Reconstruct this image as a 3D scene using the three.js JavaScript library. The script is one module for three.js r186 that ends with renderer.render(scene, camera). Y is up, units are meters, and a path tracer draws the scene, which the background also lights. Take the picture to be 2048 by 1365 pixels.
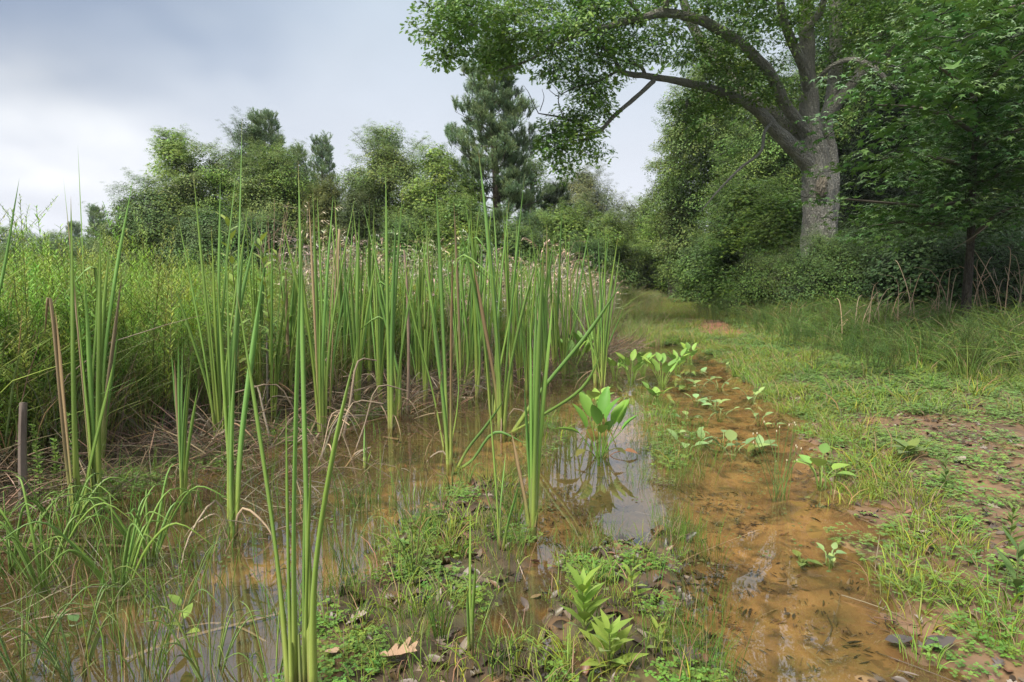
import * as THREE from 'three';
import { mergeGeometries } from 'three/addons/utils/BufferGeometryUtils.js';
import { createNoise2D, createNoise3D } from 'simplex-noise';

// ---------------------------------------------------------------- random numbers and noise
function mulberry(a) { return () => { a = (a + 0x6d2b79f5) | 0; let t = Math.imul(a ^ (a >>> 15), 1 | a); t = (t + Math.imul(t ^ (t >>> 7), 61 | t)) ^ t; return ((t ^ (t >>> 14)) >>> 0) / 4294967296; }; }
let R = mulberry(11);
const rr = (a, b) => a + (b - a) * R();
const pick = (a) => a[Math.floor(R() * a.length)];
const n2 = createNoise2D(mulberry(3)), n3 = createNoise3D(mulberry(5));
const fbm = (x, y, o = 4) => { let s = 0, a = 0.5; for (let i = 0; i < o; i++) { s += a * n2(x, y); x = x * 2.03 + 7.1; y = y * 2.03 - 3.7; a *= 0.5; } return s; };
const fbm3 = (x, y, z, o = 5) => { let s = 0, a = 0.5; for (let i = 0; i < o; i++) { s += a * n3(x, y, z); x = x * 2.03 + 7.1; y = y * 2.03 - 3.7; z = z * 2.03 + 1.3; a *= 0.5; } return s; };
const { smoothstep, clamp, lerp, degToRad } = THREE.MathUtils;
const V = (x, y, z) => new THREE.Vector3(x, y, z);

// ---------------------------------------------------------------- camera, sky, sun, exposure
const scene = new THREE.Scene();
const EYE = 1.2, FPX = 1138, W0 = 2048, H0 = 1365;
const camera = new THREE.PerspectiveCamera((2 * Math.atan(H0 / 2 / FPX) * 180) / Math.PI, W0 / H0, 0.05, 1500);
camera.position.set(0, EYE, 0);
camera.rotation.set(-Math.atan((682.5 - 562) / FPX), 0, 0);
camera.updateMatrixWorld(true);
scene.add(camera);
const renderer = new THREE.WebGLRenderer();
renderer.toneMapping = THREE.LinearToneMapping;
renderer.toneMappingExposure = 5.8;
renderer.shadowMap.enabled = true;
const EXPO = 5.8;

{ // an overcast sky: pale near the horizon, grey-blue cloud above
  const w = 1024, h = 512, d = new Float32Array(w * h * 4);
  for (let j = 0; j < h; j++) for (let i = 0; i < w; i++) {
    const el = ((j + 0.5) / h - 0.5) * Math.PI, az = ((i + 0.5) / w - 0.5) * 2 * Math.PI;
    const x = Math.cos(az) * Math.cos(el), y = Math.sin(el), z = Math.sin(az) * Math.cos(el);
    const up = Math.max(y, 0);
    const k = 1 / (up + 0.32);
    const cl = fbm3(x * k * 0.9 + 2.2, z * k * 0.9, 0.3, 4), cl2 = fbm3(x * k * 2.6 + 5, z * k * 2.6, 2.3, 4);
    const t = smoothstep(up, 0.02, 0.5);
    let r = lerp(0.86, 0.60, t), g = lerp(0.89, 0.70, t), b = lerp(0.97, 0.82, t);
    // blue-grey cloud bank and a paler break below it, where the photograph has them
    const a0 = Math.atan2(x, -z);
    const dk = smoothstep(up + 0.10 * cl + 0.04 * cl2, 0.17, 0.36) * smoothstep(-a0 + 0.22 * cl + 0.05 * cl2, 0.12, 0.62) * (1 - 0.35 * smoothstep(up, 0.36, 0.5));
    const dark = clamp(dk * 0.95 + smoothstep(cl, 0.1, 0.6) * 0.28 * t, 0, 1);
    r = lerp(r, 0.31, dark); g = lerp(g, 0.395, dark); b = lerp(b, 0.55, dark);
    const br = Math.exp(-(((a0 + 0.68) / 0.16) ** 2) - (((el - 0.22) / 0.10) ** 2)) * (0.8 + 0.9 * cl2);
    r += 0.28 * br; g += 0.25 * br; b += 0.18 * br;
    const f = (1 + 0.05 * cl2) * (1 + 1.5 * smoothstep(up, 0.42, 0.85)) / EXPO;  // sky above the view brightened to add light to the scene
    const dn = y < 0 ? lerp(1, 0.35, smoothstep(-y, 0, 0.2)) : 1;
    const o = (j * w + i) * 4;
    const wz = smoothstep(up, 0.42, 0.95), gy = (r + g + b) / 3;   // overhead sky, out of view, also whitened to warm its light
    d[o] = lerp(r, gy * 1.02, wz * 0.8) * f * dn; d[o + 1] = lerp(g, gy, wz * 0.8) * f * dn; d[o + 2] = lerp(b, gy * 0.98, wz * 0.8) * f * dn; d[o + 3] = 1;
  }
  const sky = new THREE.DataTexture(d, w, h, THREE.RGBAFormat, THREE.FloatType);
  sky.mapping = THREE.EquirectangularReflectionMapping;
  sky.magFilter = sky.minFilter = THREE.LinearFilter; sky.wrapS = THREE.RepeatWrapping; sky.needsUpdate = true;
  scene.background = sky; scene.environment = sky;
}
const sun = new THREE.DirectionalLight(new THREE.Color(1, 0.94, 0.82), 1.5);
sun.position.set(-30, 52, 16); sun.target.position.set(2, 0, -12);
sun.castShadow = true; sun.shadow.radius = 50; sun.shadow.mapSize.set(2048, 2048);
Object.assign(sun.shadow.camera, { left: -60, right: 60, top: 60, bottom: -60, near: 1, far: 200 });
scene.add(sun, sun.target);
scene.fog = new THREE.FogExp2(new THREE.Color(0.80, 0.86, 0.95), 0.0003);

// ---------------------------------------------------------------- placing by line of sight
const fwd = V(), rgt = V(), upv = V();
camera.matrixWorld.extractBasis(rgt, upv, fwd); fwd.negate();
function ray(px, py) { return V().copy(fwd).addScaledVector(rgt, (px - W0 / 2) / FPX).addScaledVector(upv, -(py - H0 / 2) / FPX); }
function P(px, py, dist) { const r = ray(px, py); return r.multiplyScalar(dist / -r.z).add(camera.position); }   // a point at that distance ahead
function G(px, py, y = 0) { const r = ray(px, py); return r.multiplyScalar((y - EYE) / r.y).add(camera.position); }  // on a level plane

// ---------------------------------------------------------------- names and labels
const taken = new Map();
function numbered(name) { const k = taken.get(name) ?? 0; taken.set(name, k + 1); return k ? name + '_' + String(k).padStart(3, '0') : name; }
function tag(o, label, category, group) { o.userData.label = label; if (category) o.userData.category = category; if (group) o.userData.group = group; return o; }
function thing(name, pos, label, category, group) { const g = new THREE.Group(); g.name = numbered(name); g.position.copy(pos); scene.add(g); return tag(g, label, category, group); }
function shade(o) { o.castShadow = o.receiveShadow = true; return o; }
function part(name, geo, mat, parent) { const m = shade(new THREE.Mesh(geo, mat)); m.name = numbered(name); parent.add(m); return m; }
function top(name, geo, mat, label, category, group) { const m = part(name, geo, mat, scene); return tag(m, label, category, group); }
function copies(name, geo, mat, mats, cols, parent, label, category) {
  const m = shade(new THREE.InstancedMesh(geo, mat, mats.length)); m.name = numbered(name);
  mats.forEach((x, i) => { m.setMatrixAt(i, x); if (cols) m.setColorAt(i, cols[i]); });
  m.userData.kind = 'stuff'; if (label) m.userData.label = label; if (category) m.userData.category = category;
  parent.add(m); return m;
}

// ---------------------------------------------------------------- geometry collector
class GB {
  constructor() { this.p = []; this.i = []; this.c = []; this.u = []; }
  get n() { return this.p.length / 3; }
  v(p, c, u = 0, w = 0) { this.p.push(p.x, p.y, p.z); this.c.push(c[0], c[1], c[2]); this.u.push(u, w); return this.n - 1; }
  build() {
    const g = new THREE.BufferGeometry();
    g.setAttribute('position', new THREE.Float32BufferAttribute(this.p, 3));
    g.setAttribute('color', new THREE.Float32BufferAttribute(this.c, 3));
    g.setAttribute('uv', new THREE.Float32BufferAttribute(this.u, 2));
    g.setIndex(this.i); g.computeVertexNormals(); return g;
  }
}
const tint = (c, k, w = 0) => [c[0] * k * (1 + w), c[1] * k, c[2] * k * (1 - w)];
// leaf outlines: right half as [half width, along, lift]; both halves meet at the midrib
const LEAF = {
  small: [[0, 0], [0.30, 0.45], [0, 1]],
  ovate: [[0, 0], [0.24, 0.2], [0.31, 0.45], [0.2, 0.75], [0, 1]],
  lance: [[0, 0], [0.1, 0.25], [0.11, 0.55], [0, 1]],
  wide: [[0.02, 0], [0.25, 0.12], [0.37, 0.35], [0.33, 0.6], [0.16, 0.86], [0, 1]],
  oak: [[0.02, 0], [0.09, 0.12], [0.06, 0.21], [0.22, 0.3], [0.25, 0.37], [0.09, 0.44], [0.31, 0.55], [0.35, 0.64], [0.12, 0.68], [0.22, 0.83], [0.18, 0.9], [0.07, 0.9], [0, 1]],
};
function leaf(gb, kind, pos, dir, nrm, size, col, fold = 0.25, droop = 0.15, wmul = 1) {
  const y = dir.clone().normalize(), x = V().crossVectors(y, nrm).normalize(), z = V().crossVectors(x, y).normalize();
  const at = (a, b, c) => pos.clone().addScaledVector(x, a * size).addScaledVector(y, b * size).addScaledVector(z, c * size);
  if (kind === 'star') {                                   // five pointed lobes round the stalk end
    const o = gb.v(at(0, 0.32, 0.03), col), ring = [];
    const L = [[-165, 0.14], [-118, 0.42], [-88, 0.2], [-52, 0.6], [-26, 0.24], [0, 0.68], [26, 0.24], [52, 0.6], [88, 0.2], [118, 0.42], [165, 0.14]];
    for (const [d, r] of L) { const a = degToRad(d); ring.push(gb.v(at(Math.sin(a) * r, 0.32 + Math.cos(a) * r, r > 0.3 ? -droop * 0.7 : 0.02), col)); }
    for (let k = 0; k < ring.length - 1; k++) gb.i.push(o, ring[k + 1], ring[k]);
    gb.i.push(o, ring[0], ring[ring.length - 1]);
    return;
  }
  const S = LEAF[kind], mid = [], a = [], b = [];
  for (const [w, t] of S) {
    const dz = -droop * t * t;
    mid.push(gb.v(at(0, t, dz), col));
    a.push(w ? gb.v(at(w * wmul, t, dz + fold * w), col) : mid[mid.length - 1]);
    b.push(w ? gb.v(at(-w * wmul, t, dz + fold * w), col) : mid[mid.length - 1]);
  }
  const tri = (i, j, k) => { if (i !== j && j !== k && i !== k) gb.i.push(i, j, k); };
  for (let k = 0; k < S.length - 1; k++) {
    tri(mid[k], a[k], a[k + 1]); tri(mid[k], a[k + 1], mid[k + 1]);
    tri(mid[k], b[k + 1], b[k]); tri(mid[k], mid[k + 1], b[k + 1]);
  }
}
// a tapered tube through points with radii, uv in metres
function tube(gb, pts, rad, seg, col, sub = 4, rough = 0, capEnd = true) {
  const c = new THREE.CatmullRomCurve3(pts, false, 'centripetal'), N = Math.max(2, (pts.length - 1) * sub), F = [];
  let nr = V(0.31, 0.12, 0.94), len = 0, prev = null; const base = gb.n, ru = rad.length - 1;
  for (let k = 0; k <= N; k++) {
    const t = k / N, p = c.getPoint(t), tg = c.getTangent(t), f = t * ru, i0 = Math.min(ru - 1, Math.floor(f)), r = lerp(rad[i0], rad[i0 + 1], f - i0);
    nr = nr.clone().addScaledVector(tg, -nr.dot(tg)).normalize(); const bn = V().crossVectors(tg, nr);
    if (prev) len += prev.distanceTo(p); prev = p;
    for (let s = 0; s <= seg; s++) {
      const a = (s % seg) / seg * Math.PI * 2, q = 1 + rough * fbm3(p.x * 2.3 + Math.cos(a) * 0.9, p.y * 1.1, p.z * 2.3 + Math.sin(a) * 0.9, 3) * 1.6;
      const ridge = seg > 30 ? 1 - 0.05 * Math.abs(fbm3(Math.cos(a) * 7, p.y * 1.6, Math.sin(a) * 7, 3)) * 3 + 0.03 : 1;
      const vp = p.clone().addScaledVector(nr, Math.cos(a) * r * q * ridge).addScaledVector(bn, Math.sin(a) * r * q * ridge);
      gb.v(vp, typeof col === 'function' ? col(t, vp) : col, (s / seg) * Math.max(1, Math.round(rad[0] * 6.283 / 0.5)), len / 0.5);
    }
  }
  for (let k = 0; k < N; k++) for (let s = 0; s < seg; s++) { const a = base + k * (seg + 1) + s, b = a + seg + 1; gb.i.push(a, a + 1, b, b, a + 1, b + 1); }
  if (capEnd) { const e = base + N * (seg + 1); for (let s = 1; s < seg - 1; s++) gb.i.push(e, e + s, e + s + 1); }
}
const tubeGeo = (...a) => { const g = new GB(); tube(g, ...a); return g.build(); };
// a strap-shaped leaf with a ridge and real thickness, along a bent line
function strap(gb, pts, width, col, { n = 12, thick = 0.12, prof = (t) => Math.min(1, 0.65 + t * 1.4) * Math.pow(1 - t, 0.55), face = null, twist = 0.4 } = {}) {
  const c = new THREE.CatmullRomCurve3(pts, false, 'centripetal'), base = gb.n;
  const f0 = face ?? V(rr(-1, 1), 0.1, rr(0.2, 1)).normalize(), a0 = rr(-twist, twist), a1 = rr(-twist, twist);
  for (let k = 0; k <= n; k++) {
    const t = k / n, p = c.getPoint(t), tg = c.getTangent(t), w = width * Math.max(0.02, prof(t)) * 0.5;
    let nz = f0.clone().applyAxisAngle(tg, lerp(a0, a1, t)); nz.addScaledVector(tg, -nz.dot(tg)).normalize();
    const x = V().crossVectors(tg, nz), cc = typeof col === 'function' ? col(t) : col;
    gb.v(p.clone().addScaledVector(x, w), cc); gb.v(p.clone().addScaledVector(nz, w * thick * 2.2), cc);
    gb.v(p.clone().addScaledVector(x, -w), cc); gb.v(p.clone().addScaledVector(nz, -w * thick), cc);
  }
  for (let k = 0; k < n; k++) for (let s = 0; s < 4; s++) { const a = base + k * 4 + s, b = base + k * 4 + ((s + 1) % 4); gb.i.push(a, b, a + 4, b, b + 4, a + 4); }
}
const strapGeo = (...a) => { const g = new GB(); strap(g, ...a); return g.build(); };

// ---------------------------------------------------------------- materials and their textures
function dataTex(n, fn, rep = 1, srgb = false) {
  const d = new Uint8Array(n * n * 4);
  for (let j = 0; j < n; j++) for (let i = 0; i < n; i++) { const c = fn(i / n, j / n); for (let k = 0; k < 3; k++) d[(j * n + i) * 4 + k] = clamp(Math.round(255 * c[k]), 0, 255); d[(j * n + i) * 4 + 3] = 255; }
  const t = new THREE.DataTexture(d, n, n); t.wrapS = t.wrapT = THREE.RepeatWrapping; t.magFilter = t.minFilter = THREE.LinearFilter; t.repeat.set(rep, rep); if (srgb) t.colorSpace = THREE.SRGBColorSpace; t.needsUpdate = true; return t;
}
// noise that repeats without a seam: a walk on two circles
const n4a = createNoise3D(mulberry(21)), n4b = createNoise3D(mulberry(22));
function wrapNoise(u, v, fu, fv, o = 4) {
  let s = 0, a = 0.5; const b = (x) => x;
  for (let k = 0; k < o; k++) {
    const U = u * fu, W = v * fv, iu = (q) => ((q % fu) + fu) % fu, iv = (q) => ((q % fv) + fv) % fv;
    const val = (x, y) => n4a(iu(x) * 12.9 + k * 3.1, iv(y) * 7.7, k * 9.2);
    const x0 = Math.floor(U), y0 = Math.floor(W), fx = smoothstep(U - x0, 0, 1), fy = smoothstep(W - y0, 0, 1);
    s += a * lerp(lerp(val(x0, y0), val(x0 + 1, y0), fx), lerp(val(x0, y0 + 1), val(x0 + 1, y0 + 1), fx), fy);
    fu *= 2; fv *= 2; a *= 0.55;
  }
  return b(s);
}
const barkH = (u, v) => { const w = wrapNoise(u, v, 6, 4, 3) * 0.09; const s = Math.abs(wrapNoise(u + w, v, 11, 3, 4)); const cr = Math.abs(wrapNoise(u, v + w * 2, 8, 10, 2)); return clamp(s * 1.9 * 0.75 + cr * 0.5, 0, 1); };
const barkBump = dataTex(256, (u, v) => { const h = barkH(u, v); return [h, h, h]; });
const barkMap = dataTex(256, (u, v) => { const h = 0.55 + 0.45 * smoothstep(barkH(u, v), 0.03, 0.32), g = 0.9 + 0.22 * wrapNoise(u, v, 3, 3, 4); return [h * g, h * g * (1 - 0.04 * wrapNoise(v, u, 4, 4, 2)), h * g * 0.98]; });  // furrows darkened in the colour, standing for the shade of their depth
const groundBump = dataTex(512, (u, v) => { const h = 0.5 + 0.33 * wrapNoise(u, v, 9, 9, 6) + 0.2 * Math.abs(wrapNoise(u, v, 30, 30, 3)); return [h, h, h]; });
const groundMap = dataTex(512, (u, v) => { const a = wrapNoise(u, v, 7, 7, 6), s = wrapNoise(v, u, 60, 60, 2); const q = wrapNoise(u + 0.31, v + 0.17, 24, 24, 3), k = 0.80 + 0.5 * a + 0.3 * q + (s > 0.36 ? 0.22 : s < -0.36 ? -0.34 : 0); return [k, k * (1 + 0.06 * s), k * (1 - 0.1 * a)]; });

const leafMat = new THREE.MeshPhysicalMaterial({ color: 0xffffff, vertexColors: true, side: THREE.DoubleSide, roughness: 0.62, transmission: 0.5, thickness: 0, specularIntensity: 0.45, ior: 1.4 });
const bladeMat = new THREE.MeshPhysicalMaterial({ color: 0xffffff, vertexColors: true, side: THREE.DoubleSide, roughness: 0.5, transmission: 0.32, thickness: 0, specularIntensity: 0.5, ior: 1.4 });
const dryMat = new THREE.MeshStandardMaterial({ color: 0xffffff, vertexColors: true, side: THREE.DoubleSide, roughness: 0.85 });
const wetMat = new THREE.MeshStandardMaterial({ color: 0xffffff, vertexColors: true, side: THREE.DoubleSide, roughness: 0.45 });
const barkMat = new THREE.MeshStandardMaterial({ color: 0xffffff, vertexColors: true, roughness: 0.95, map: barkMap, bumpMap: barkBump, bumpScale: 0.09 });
const twigMat = new THREE.MeshStandardMaterial({ color: 0xffffff, vertexColors: true, roughness: 0.9 });
const dryCream = new THREE.MeshStandardMaterial({ color: new THREE.Color().setRGB(0.4, 0.36, 0.24), roughness: 0.9 });

// ---------------------------------------------------------------- the lie of the land
const toXZ = (a) => a.map(([x, y]) => { const g = G(x, y); return [g.x, -g.z]; });
const WATER = toXZ([[-420, 1365], [-350, 1180], [-60, 1075], [200, 1010], [350, 965], [500, 905], [640, 868], [720, 842], [800, 806], [900, 782], [1000, 770], [1130, 742], [1215, 708], [1290, 694], [1335, 690], [1400, 697], [1455, 716], [1490, 752], [1560, 800], [1625, 862], [1668, 920], [1712, 985], [1752, 1060], [1800, 1150], [1822, 1240], [1850, 1365], [1890, 1560], [1400, 1560], [-420, 1560]]);
const ISLAND = toXZ([[590, 1560], [560, 1330], [640, 1200], [745, 1095], [800, 1062], [860, 1000], [945, 955], [1030, 965], [1052, 1060], [1085, 1120], [1170, 1105], [1290, 1062], [1345, 1050], [1400, 1130], [1372, 1230], [1420, 1365], [1440, 1560]]);
const INLET = toXZ([[1060, 1145], [1160, 1135], [1120, 1220], [1080, 1320], [1180, 1365], [1060, 1365], [960, 1290], [1000, 1200]]);
const SHOAL = toXZ([[1250, 800], [1310, 790], [1420, 905], [1400, 950], [1310, 1000], [1285, 930]]);
const SHOAL2 = toXZ([[1040, 850], [1135, 830], [1150, 880], [1120, 935], [1050, 945]]);
function sdf(poly, x, y) {
  let d = 1e9, s = 1;
  for (let i = 0, j = poly.length - 1; i < poly.length; j = i++) {
    const [ax, ay] = poly[i], [bx, by] = poly[j], ex = bx - ax, ey = by - ay, wx = x - ax, wy = y - ay, t = clamp((wx * ex + wy * ey) / (ex * ex + ey * ey), 0, 1);
    d = Math.min(d, (wx - ex * t) ** 2 + (wy - ey * t) ** 2);
    if ((ay > y) !== (by > y) && x < ((bx - ax) * (y - ay)) / (by - ay) + ax) s = -s;
  }
  return s * Math.sqrt(d);
}
const line = (pts) => (d) => { if (d <= pts[0][0]) return pts[0][1]; for (let i = 1; i < pts.length; i++) if (d <= pts[i][0]) return lerp(pts[i - 1][1], pts[i][1], (d - pts[i - 1][0]) / (pts[i][0] - pts[i - 1][0])); return pts[pts.length - 1][1]; };
const meadowEdge = line([[1, -3.4], [2.3, -2.75], [3.0, -2.45], [3.8, -2.1], [4.6, -1.7], [5.6, -1.0], [6.5, -0.1], [7.8, 0.85], [9.5, 1.75], [12, 2.35], [17, 3.6], [25, 5.6], [34, 8.0], [49, 12]]);
const brushEdge = line([[1, 4.4], [4, 5.0], [7, 5.6], [10, 6.0], [14, 6.6], [18, 7.6], [25, 10.2], [34, 13.2], [49, 17]]);
function ground(x, z) {
  const d = -z;
  if (d < -30 || d > 80 || Math.abs(x) > 70) return 0.3;
  const wob = 0.16 * fbm(x * 1.9, d * 1.9, 3) + 0.13 * fbm(x * 6.1 + 3, d * 6.1, 3);
  const far = Math.hypot(x, d) > 16;
  const s = far ? 3 : sdf(WATER, x, d) + wob;
  let h = s < 0 ? -0.075 * smoothstep(-s, 0, 0.55) : 0.05 * smoothstep(s, 0, 0.5);
  if (d < 9 && !far) {
    const i = -sdf(ISLAND, x, d) + wob * 0.8, k = smoothstep(i, -0.12, 0.16);
    h = Math.max(h, lerp(h, 0.022 + 0.03 * fbm(x * 2.6, d * 2.6, 3), k));
    const inl = -sdf(INLET, x, d) + wob; h = lerp(h, -0.012 + 0.02 * fbm(x * 4, d * 4, 2), smoothstep(inl, -0.08, 0.08));
    h = Math.max(h, lerp(h, 0.0 + 0.02 * fbm(x * 3, d * 3, 2), smoothstep(-sdf(SHOAL, x, d) + wob, -0.1, 0.2)));
    h = Math.max(h, lerp(h, 0.002 + 0.02 * fbm(x * 3, d * 3, 2), smoothstep(-sdf(SHOAL2, x, d) + wob, -0.1, 0.2)));
  }
  const m = meadowEdge(d) - x; h += 0.16 * smoothstep(m, -0.1, 1.4) + 0.10 * smoothstep(m, 1, 8);
  const b = x - brushEdge(d); h += 0.10 * smoothstep(b, -3.2, -0.6) * smoothstep(s, 0, 1) + 0.30 * smoothstep(b, -0.8, 2.2) + 0.5 * smoothstep(b, 2, 14);
  h += 0.06 * smoothstep(d, 10, 16);
  const rough = smoothstep(s, -0.3, 0.5);
  return h + (0.016 + 0.02 * rough) * fbm(x * 3.1 + 4, d * 3.1, 4) + 0.05 * rough * fbm(x * 0.35, d * 0.35, 2);
}
function onGround(px, py) {                                  // where that line of sight meets the land (or the water, if that is higher)
  const r = ray(px, py); let t = 1; const s0 = 1 / -r.z;
  for (let k = 0; k < 900; k++) { const x = r.x * s0 * t, y = EYE + r.y * s0 * t; if (y < ground(x, -t)) break; t *= 1.006; if (t > 70) break; }
  const x = r.x * s0 * t; return V(x, ground(x, -t), -t);
}
const drop = (x, z, up = 0) => V(x, ground(x, z) + up, z);
{
  const axis = (lo, hi, a, b, step, grow) => { const o = []; for (let x = a; x <= b; x += step) o.push(x); let s = step, x = a; const L = []; while (x > lo) { s *= grow; x -= s; L.unshift(Math.max(x, lo)); } s = step; x = o[o.length - 1]; const H = []; while (x < hi) { s *= grow; x += s; H.push(Math.min(x, hi)); } return [...L, ...o, ...H]; };
  const X = axis(-260, 260, -3.6, 4.6, 0.034, 1.07), D = axis(-120, 420, 1.1, 9.5, 0.036, 1.06);
  const pos = [], col = [], uv = [], idx = [];
  for (const d of D) for (const x of X) {
    const y = ground(x, -d), far = Math.hypot(x, d) > 18; pos.push(x, y, -d); uv.push(x / 1.7, d / 1.7);
    const s = far ? 5 : sdf(WATER, x, d), isl = far ? 5 : sdf(ISLAND, x, d);
    const a = fbm(x * 1.3, d * 1.3, 4), b = fbm(x * 5 + 9, d * 5, 4), c2 = fbm(x * 14, d * 14, 3);
    let c = [0.155, 0.09, 0.044];                                              // reddish clay soil
    const mix = (o, k) => { k = clamp(k, 0, 1); c = c.map((q, i) => lerp(q, o[i], k)); };
    mix([0.055, 0.036, 0.022], smoothstep(a * 0.5 + b * 0.6 + c2 * 0.35, -0.1, 0.32) * 0.85);   // dark humus and litter stains
    mix([0.19, 0.118, 0.068], smoothstep(b + 0.5 * c2, 0.12, 0.45) * 0.6);
    const bed = smoothstep(-s + 0.15 * a, 0.0, 0.25);
    if (bed > 0) {
      mix([0.27, 0.166, 0.067], bed);                                         // orange mud under the water
      mix([0.17, 0.105, 0.038], bed * smoothstep(a + 0.5 * b, -0.05, 0.4) * 0.7);
      mix([0.05, 0.034, 0.014], bed * smoothstep(b + 0.6 * c2, 0.22, 0.5) * 0.75);
      mix([0.062, 0.042, 0.016], bed * Math.max(smoothstep(meadowEdge(d) + 2.1 + 0.9 * a + 0.6 * b - x, 0, 0.7), smoothstep(2.5 - d + 0.5 * a + 0.4 * b, 0, 0.4) * smoothstep(-0.35 - x, 0, 0.3)) * 0.88);   // darker towards the reeds and in the near corner
      mix([0.075, 0.062, 0.02], bed * smoothstep(fbm(x * 2.2 + 30, d * 2.2, 4), 0.05, 0.35) * 0.6);
    }
    if (bed > 0) mix([0.07, 0.05, 0.022], bed * smoothstep(0.75 - Math.hypot((x - 0.62 + 0.15 * a) * 1.2, (d - 3.55) * 0.55), 0, 0.4) * 0.8);   // bed colour darkened in the middle pool so the sky reflection shows more
    const k = smoothstep(-isl + 0.2 * b, 0, 0.12);
    if (k > 0) { mix([0.045, 0.03, 0.02], k * 0.9); mix([0.15, 0.08, 0.025], k * smoothstep(b + 0.4 * c2, 0.1, 0.35) * 0.85); mix([0.075, 0.072, 0.024], k * smoothstep(a - b * 0.4, 0.0, 0.3) * 0.6); }
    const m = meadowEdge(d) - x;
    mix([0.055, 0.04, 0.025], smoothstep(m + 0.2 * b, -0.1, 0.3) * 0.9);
    mix([0.06, 0.075, 0.025], smoothstep(d + a, 7, 10) * smoothstep(-m, 0.1, 0.6) * smoothstep(a + b, -0.25, 0.1) * 0.8);
    const tr = far || d > 9 ? smoothstep(0.55 - Math.abs(x - (4.6 + (d - 13) * 0.16)) + 0.5 * a, 0, 0.3) * smoothstep(d, 10.5, 11.5) * (1 - smoothstep(d, 14.5, 16.5)) : 0;
    mix([0.24, 0.105, 0.055], tr);
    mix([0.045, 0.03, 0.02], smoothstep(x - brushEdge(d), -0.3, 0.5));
    if (d > 60 || Math.abs(x) > 40 || d < -3) mix([0.06, 0.08, 0.03], 1);
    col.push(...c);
  }
  const nx = X.length;
  for (let j = 0; j < D.length - 1; j++) for (let i = 0; i < nx - 1; i++) { const a = j * nx + i; idx.push(a, a + 1, a + nx, a + 1, a + nx + 1, a + nx); }
  const g = new THREE.BufferGeometry();
  g.setAttribute('position', new THREE.Float32BufferAttribute(pos, 3)); g.setAttribute('color', new THREE.Float32BufferAttribute(col, 3)); g.setAttribute('uv', new THREE.Float32BufferAttribute(uv, 2));
  g.setIndex(idx); g.computeVertexNormals();
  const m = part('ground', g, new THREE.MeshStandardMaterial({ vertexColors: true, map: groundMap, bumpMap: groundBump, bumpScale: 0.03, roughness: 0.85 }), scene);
  m.userData.kind = 'structure'; m.userData.label = 'reddish clay ground with an orange muddy puddle bed';
  // the water lies level over the hollows
  const wg = new THREE.PlaneGeometry(9, 13, 1, 1).rotateX(-Math.PI / 2); wg.translate(0.3, 0, -5);
  const wuv = wg.attributes.uv; for (let i = 0; i < wuv.count; i++) wuv.setXY(i, wuv.getX(i) * 9, wuv.getY(i) * 13);
  const wb = dataTex(256, (u, v) => { const h = 0.5 + 0.4 * wrapNoise(u, v, 5, 5, 3); return [h, h, h]; });
  const wm = new THREE.MeshPhysicalMaterial({ color: new THREE.Color(0.93, 0.87, 0.74), transmission: 1, thickness: 0, roughness: 0.01, ior: 2.3, bumpMap: wb, bumpScale: 0.0012 });
  const w = part('water', wg, wm, scene); w.userData.kind = 'structure'; w.userData.label = 'still shallow puddle water over orange mud'; w.castShadow = false;
}
// ---------------------------------------------------------------- sprays of leaves, shared by the crowns
const COL = {
  oak: [0.165, 0.285, 0.06], sweet: [0.211, 0.325, 0.055], elm: [0.173, 0.260, 0.063], dark: [0.109, 0.195, 0.052], mid: [0.160, 0.266, 0.057], lime: [0.224, 0.354, 0.060],
  olive: [0.166, 0.206, 0.081], pine: [0.205, 0.30, 0.15], cedar: [0.160, 0.195, 0.048], bark: [0.34, 0.322, 0.29], barkDark: [0.10, 0.085, 0.068], straw: [0.36, 0.27, 0.16], dead: [0.25, 0.19, 0.12],
};
function spray({ n, r, h, kind, size, droop = 0.18, twigs = 5, up = 0.9, fold = 0.2, vary = 0.35, seed = 1, wmul = 1 }) {
  R = mulberry(seed * 977 + 13); const g = new GB();
  for (let k = 0; k < twigs; k++) {
    const a = rr(0, 6.283), tip = V(Math.cos(a) * r * rr(0.5, 0.95), rr(-0.3, 0.7) * h, Math.sin(a) * r * rr(0.5, 0.95));
    tube(g, [V(0, -h * 0.3, 0), tip.clone().multiplyScalar(0.5).add(V(0, h * 0.12, 0)), tip], [r * 0.014, r * 0.004], 3, [0.09, 0.075, 0.055], 1, 0, false);
  }
  for (let k = 0; k < n; k++) {
    const a = rr(0, 6.283), q = Math.sqrt(R()), p = V(Math.cos(a) * r * q, rr(-1, 1) * h * Math.sqrt(1 - q * q * 0.8), Math.sin(a) * r * q);
    const d = V(Math.cos(a + rr(-0.9, 0.9)), rr(-0.75, 0.35), Math.sin(a + rr(-0.9, 0.9))), nm = V(rr(-1, 1) * (1 - up), 1, rr(-1, 1) * (1 - up)).normalize().addScaledVector(d, rr(-0.3, 0.3));
    const t = 1 + rr(-vary, vary); leaf(g, kind, p, d, nm, size * rr(0.7, 1.2), tint([1, 1, 1], t, rr(-0.12, 0.16)), fold, droop, wmul);
  }
  return g.build();
}
const three = (o) => [1, 2, 3].map((s) => spray({ ...o, seed: (o.seed ?? 0) * 10 + s }));
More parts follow.
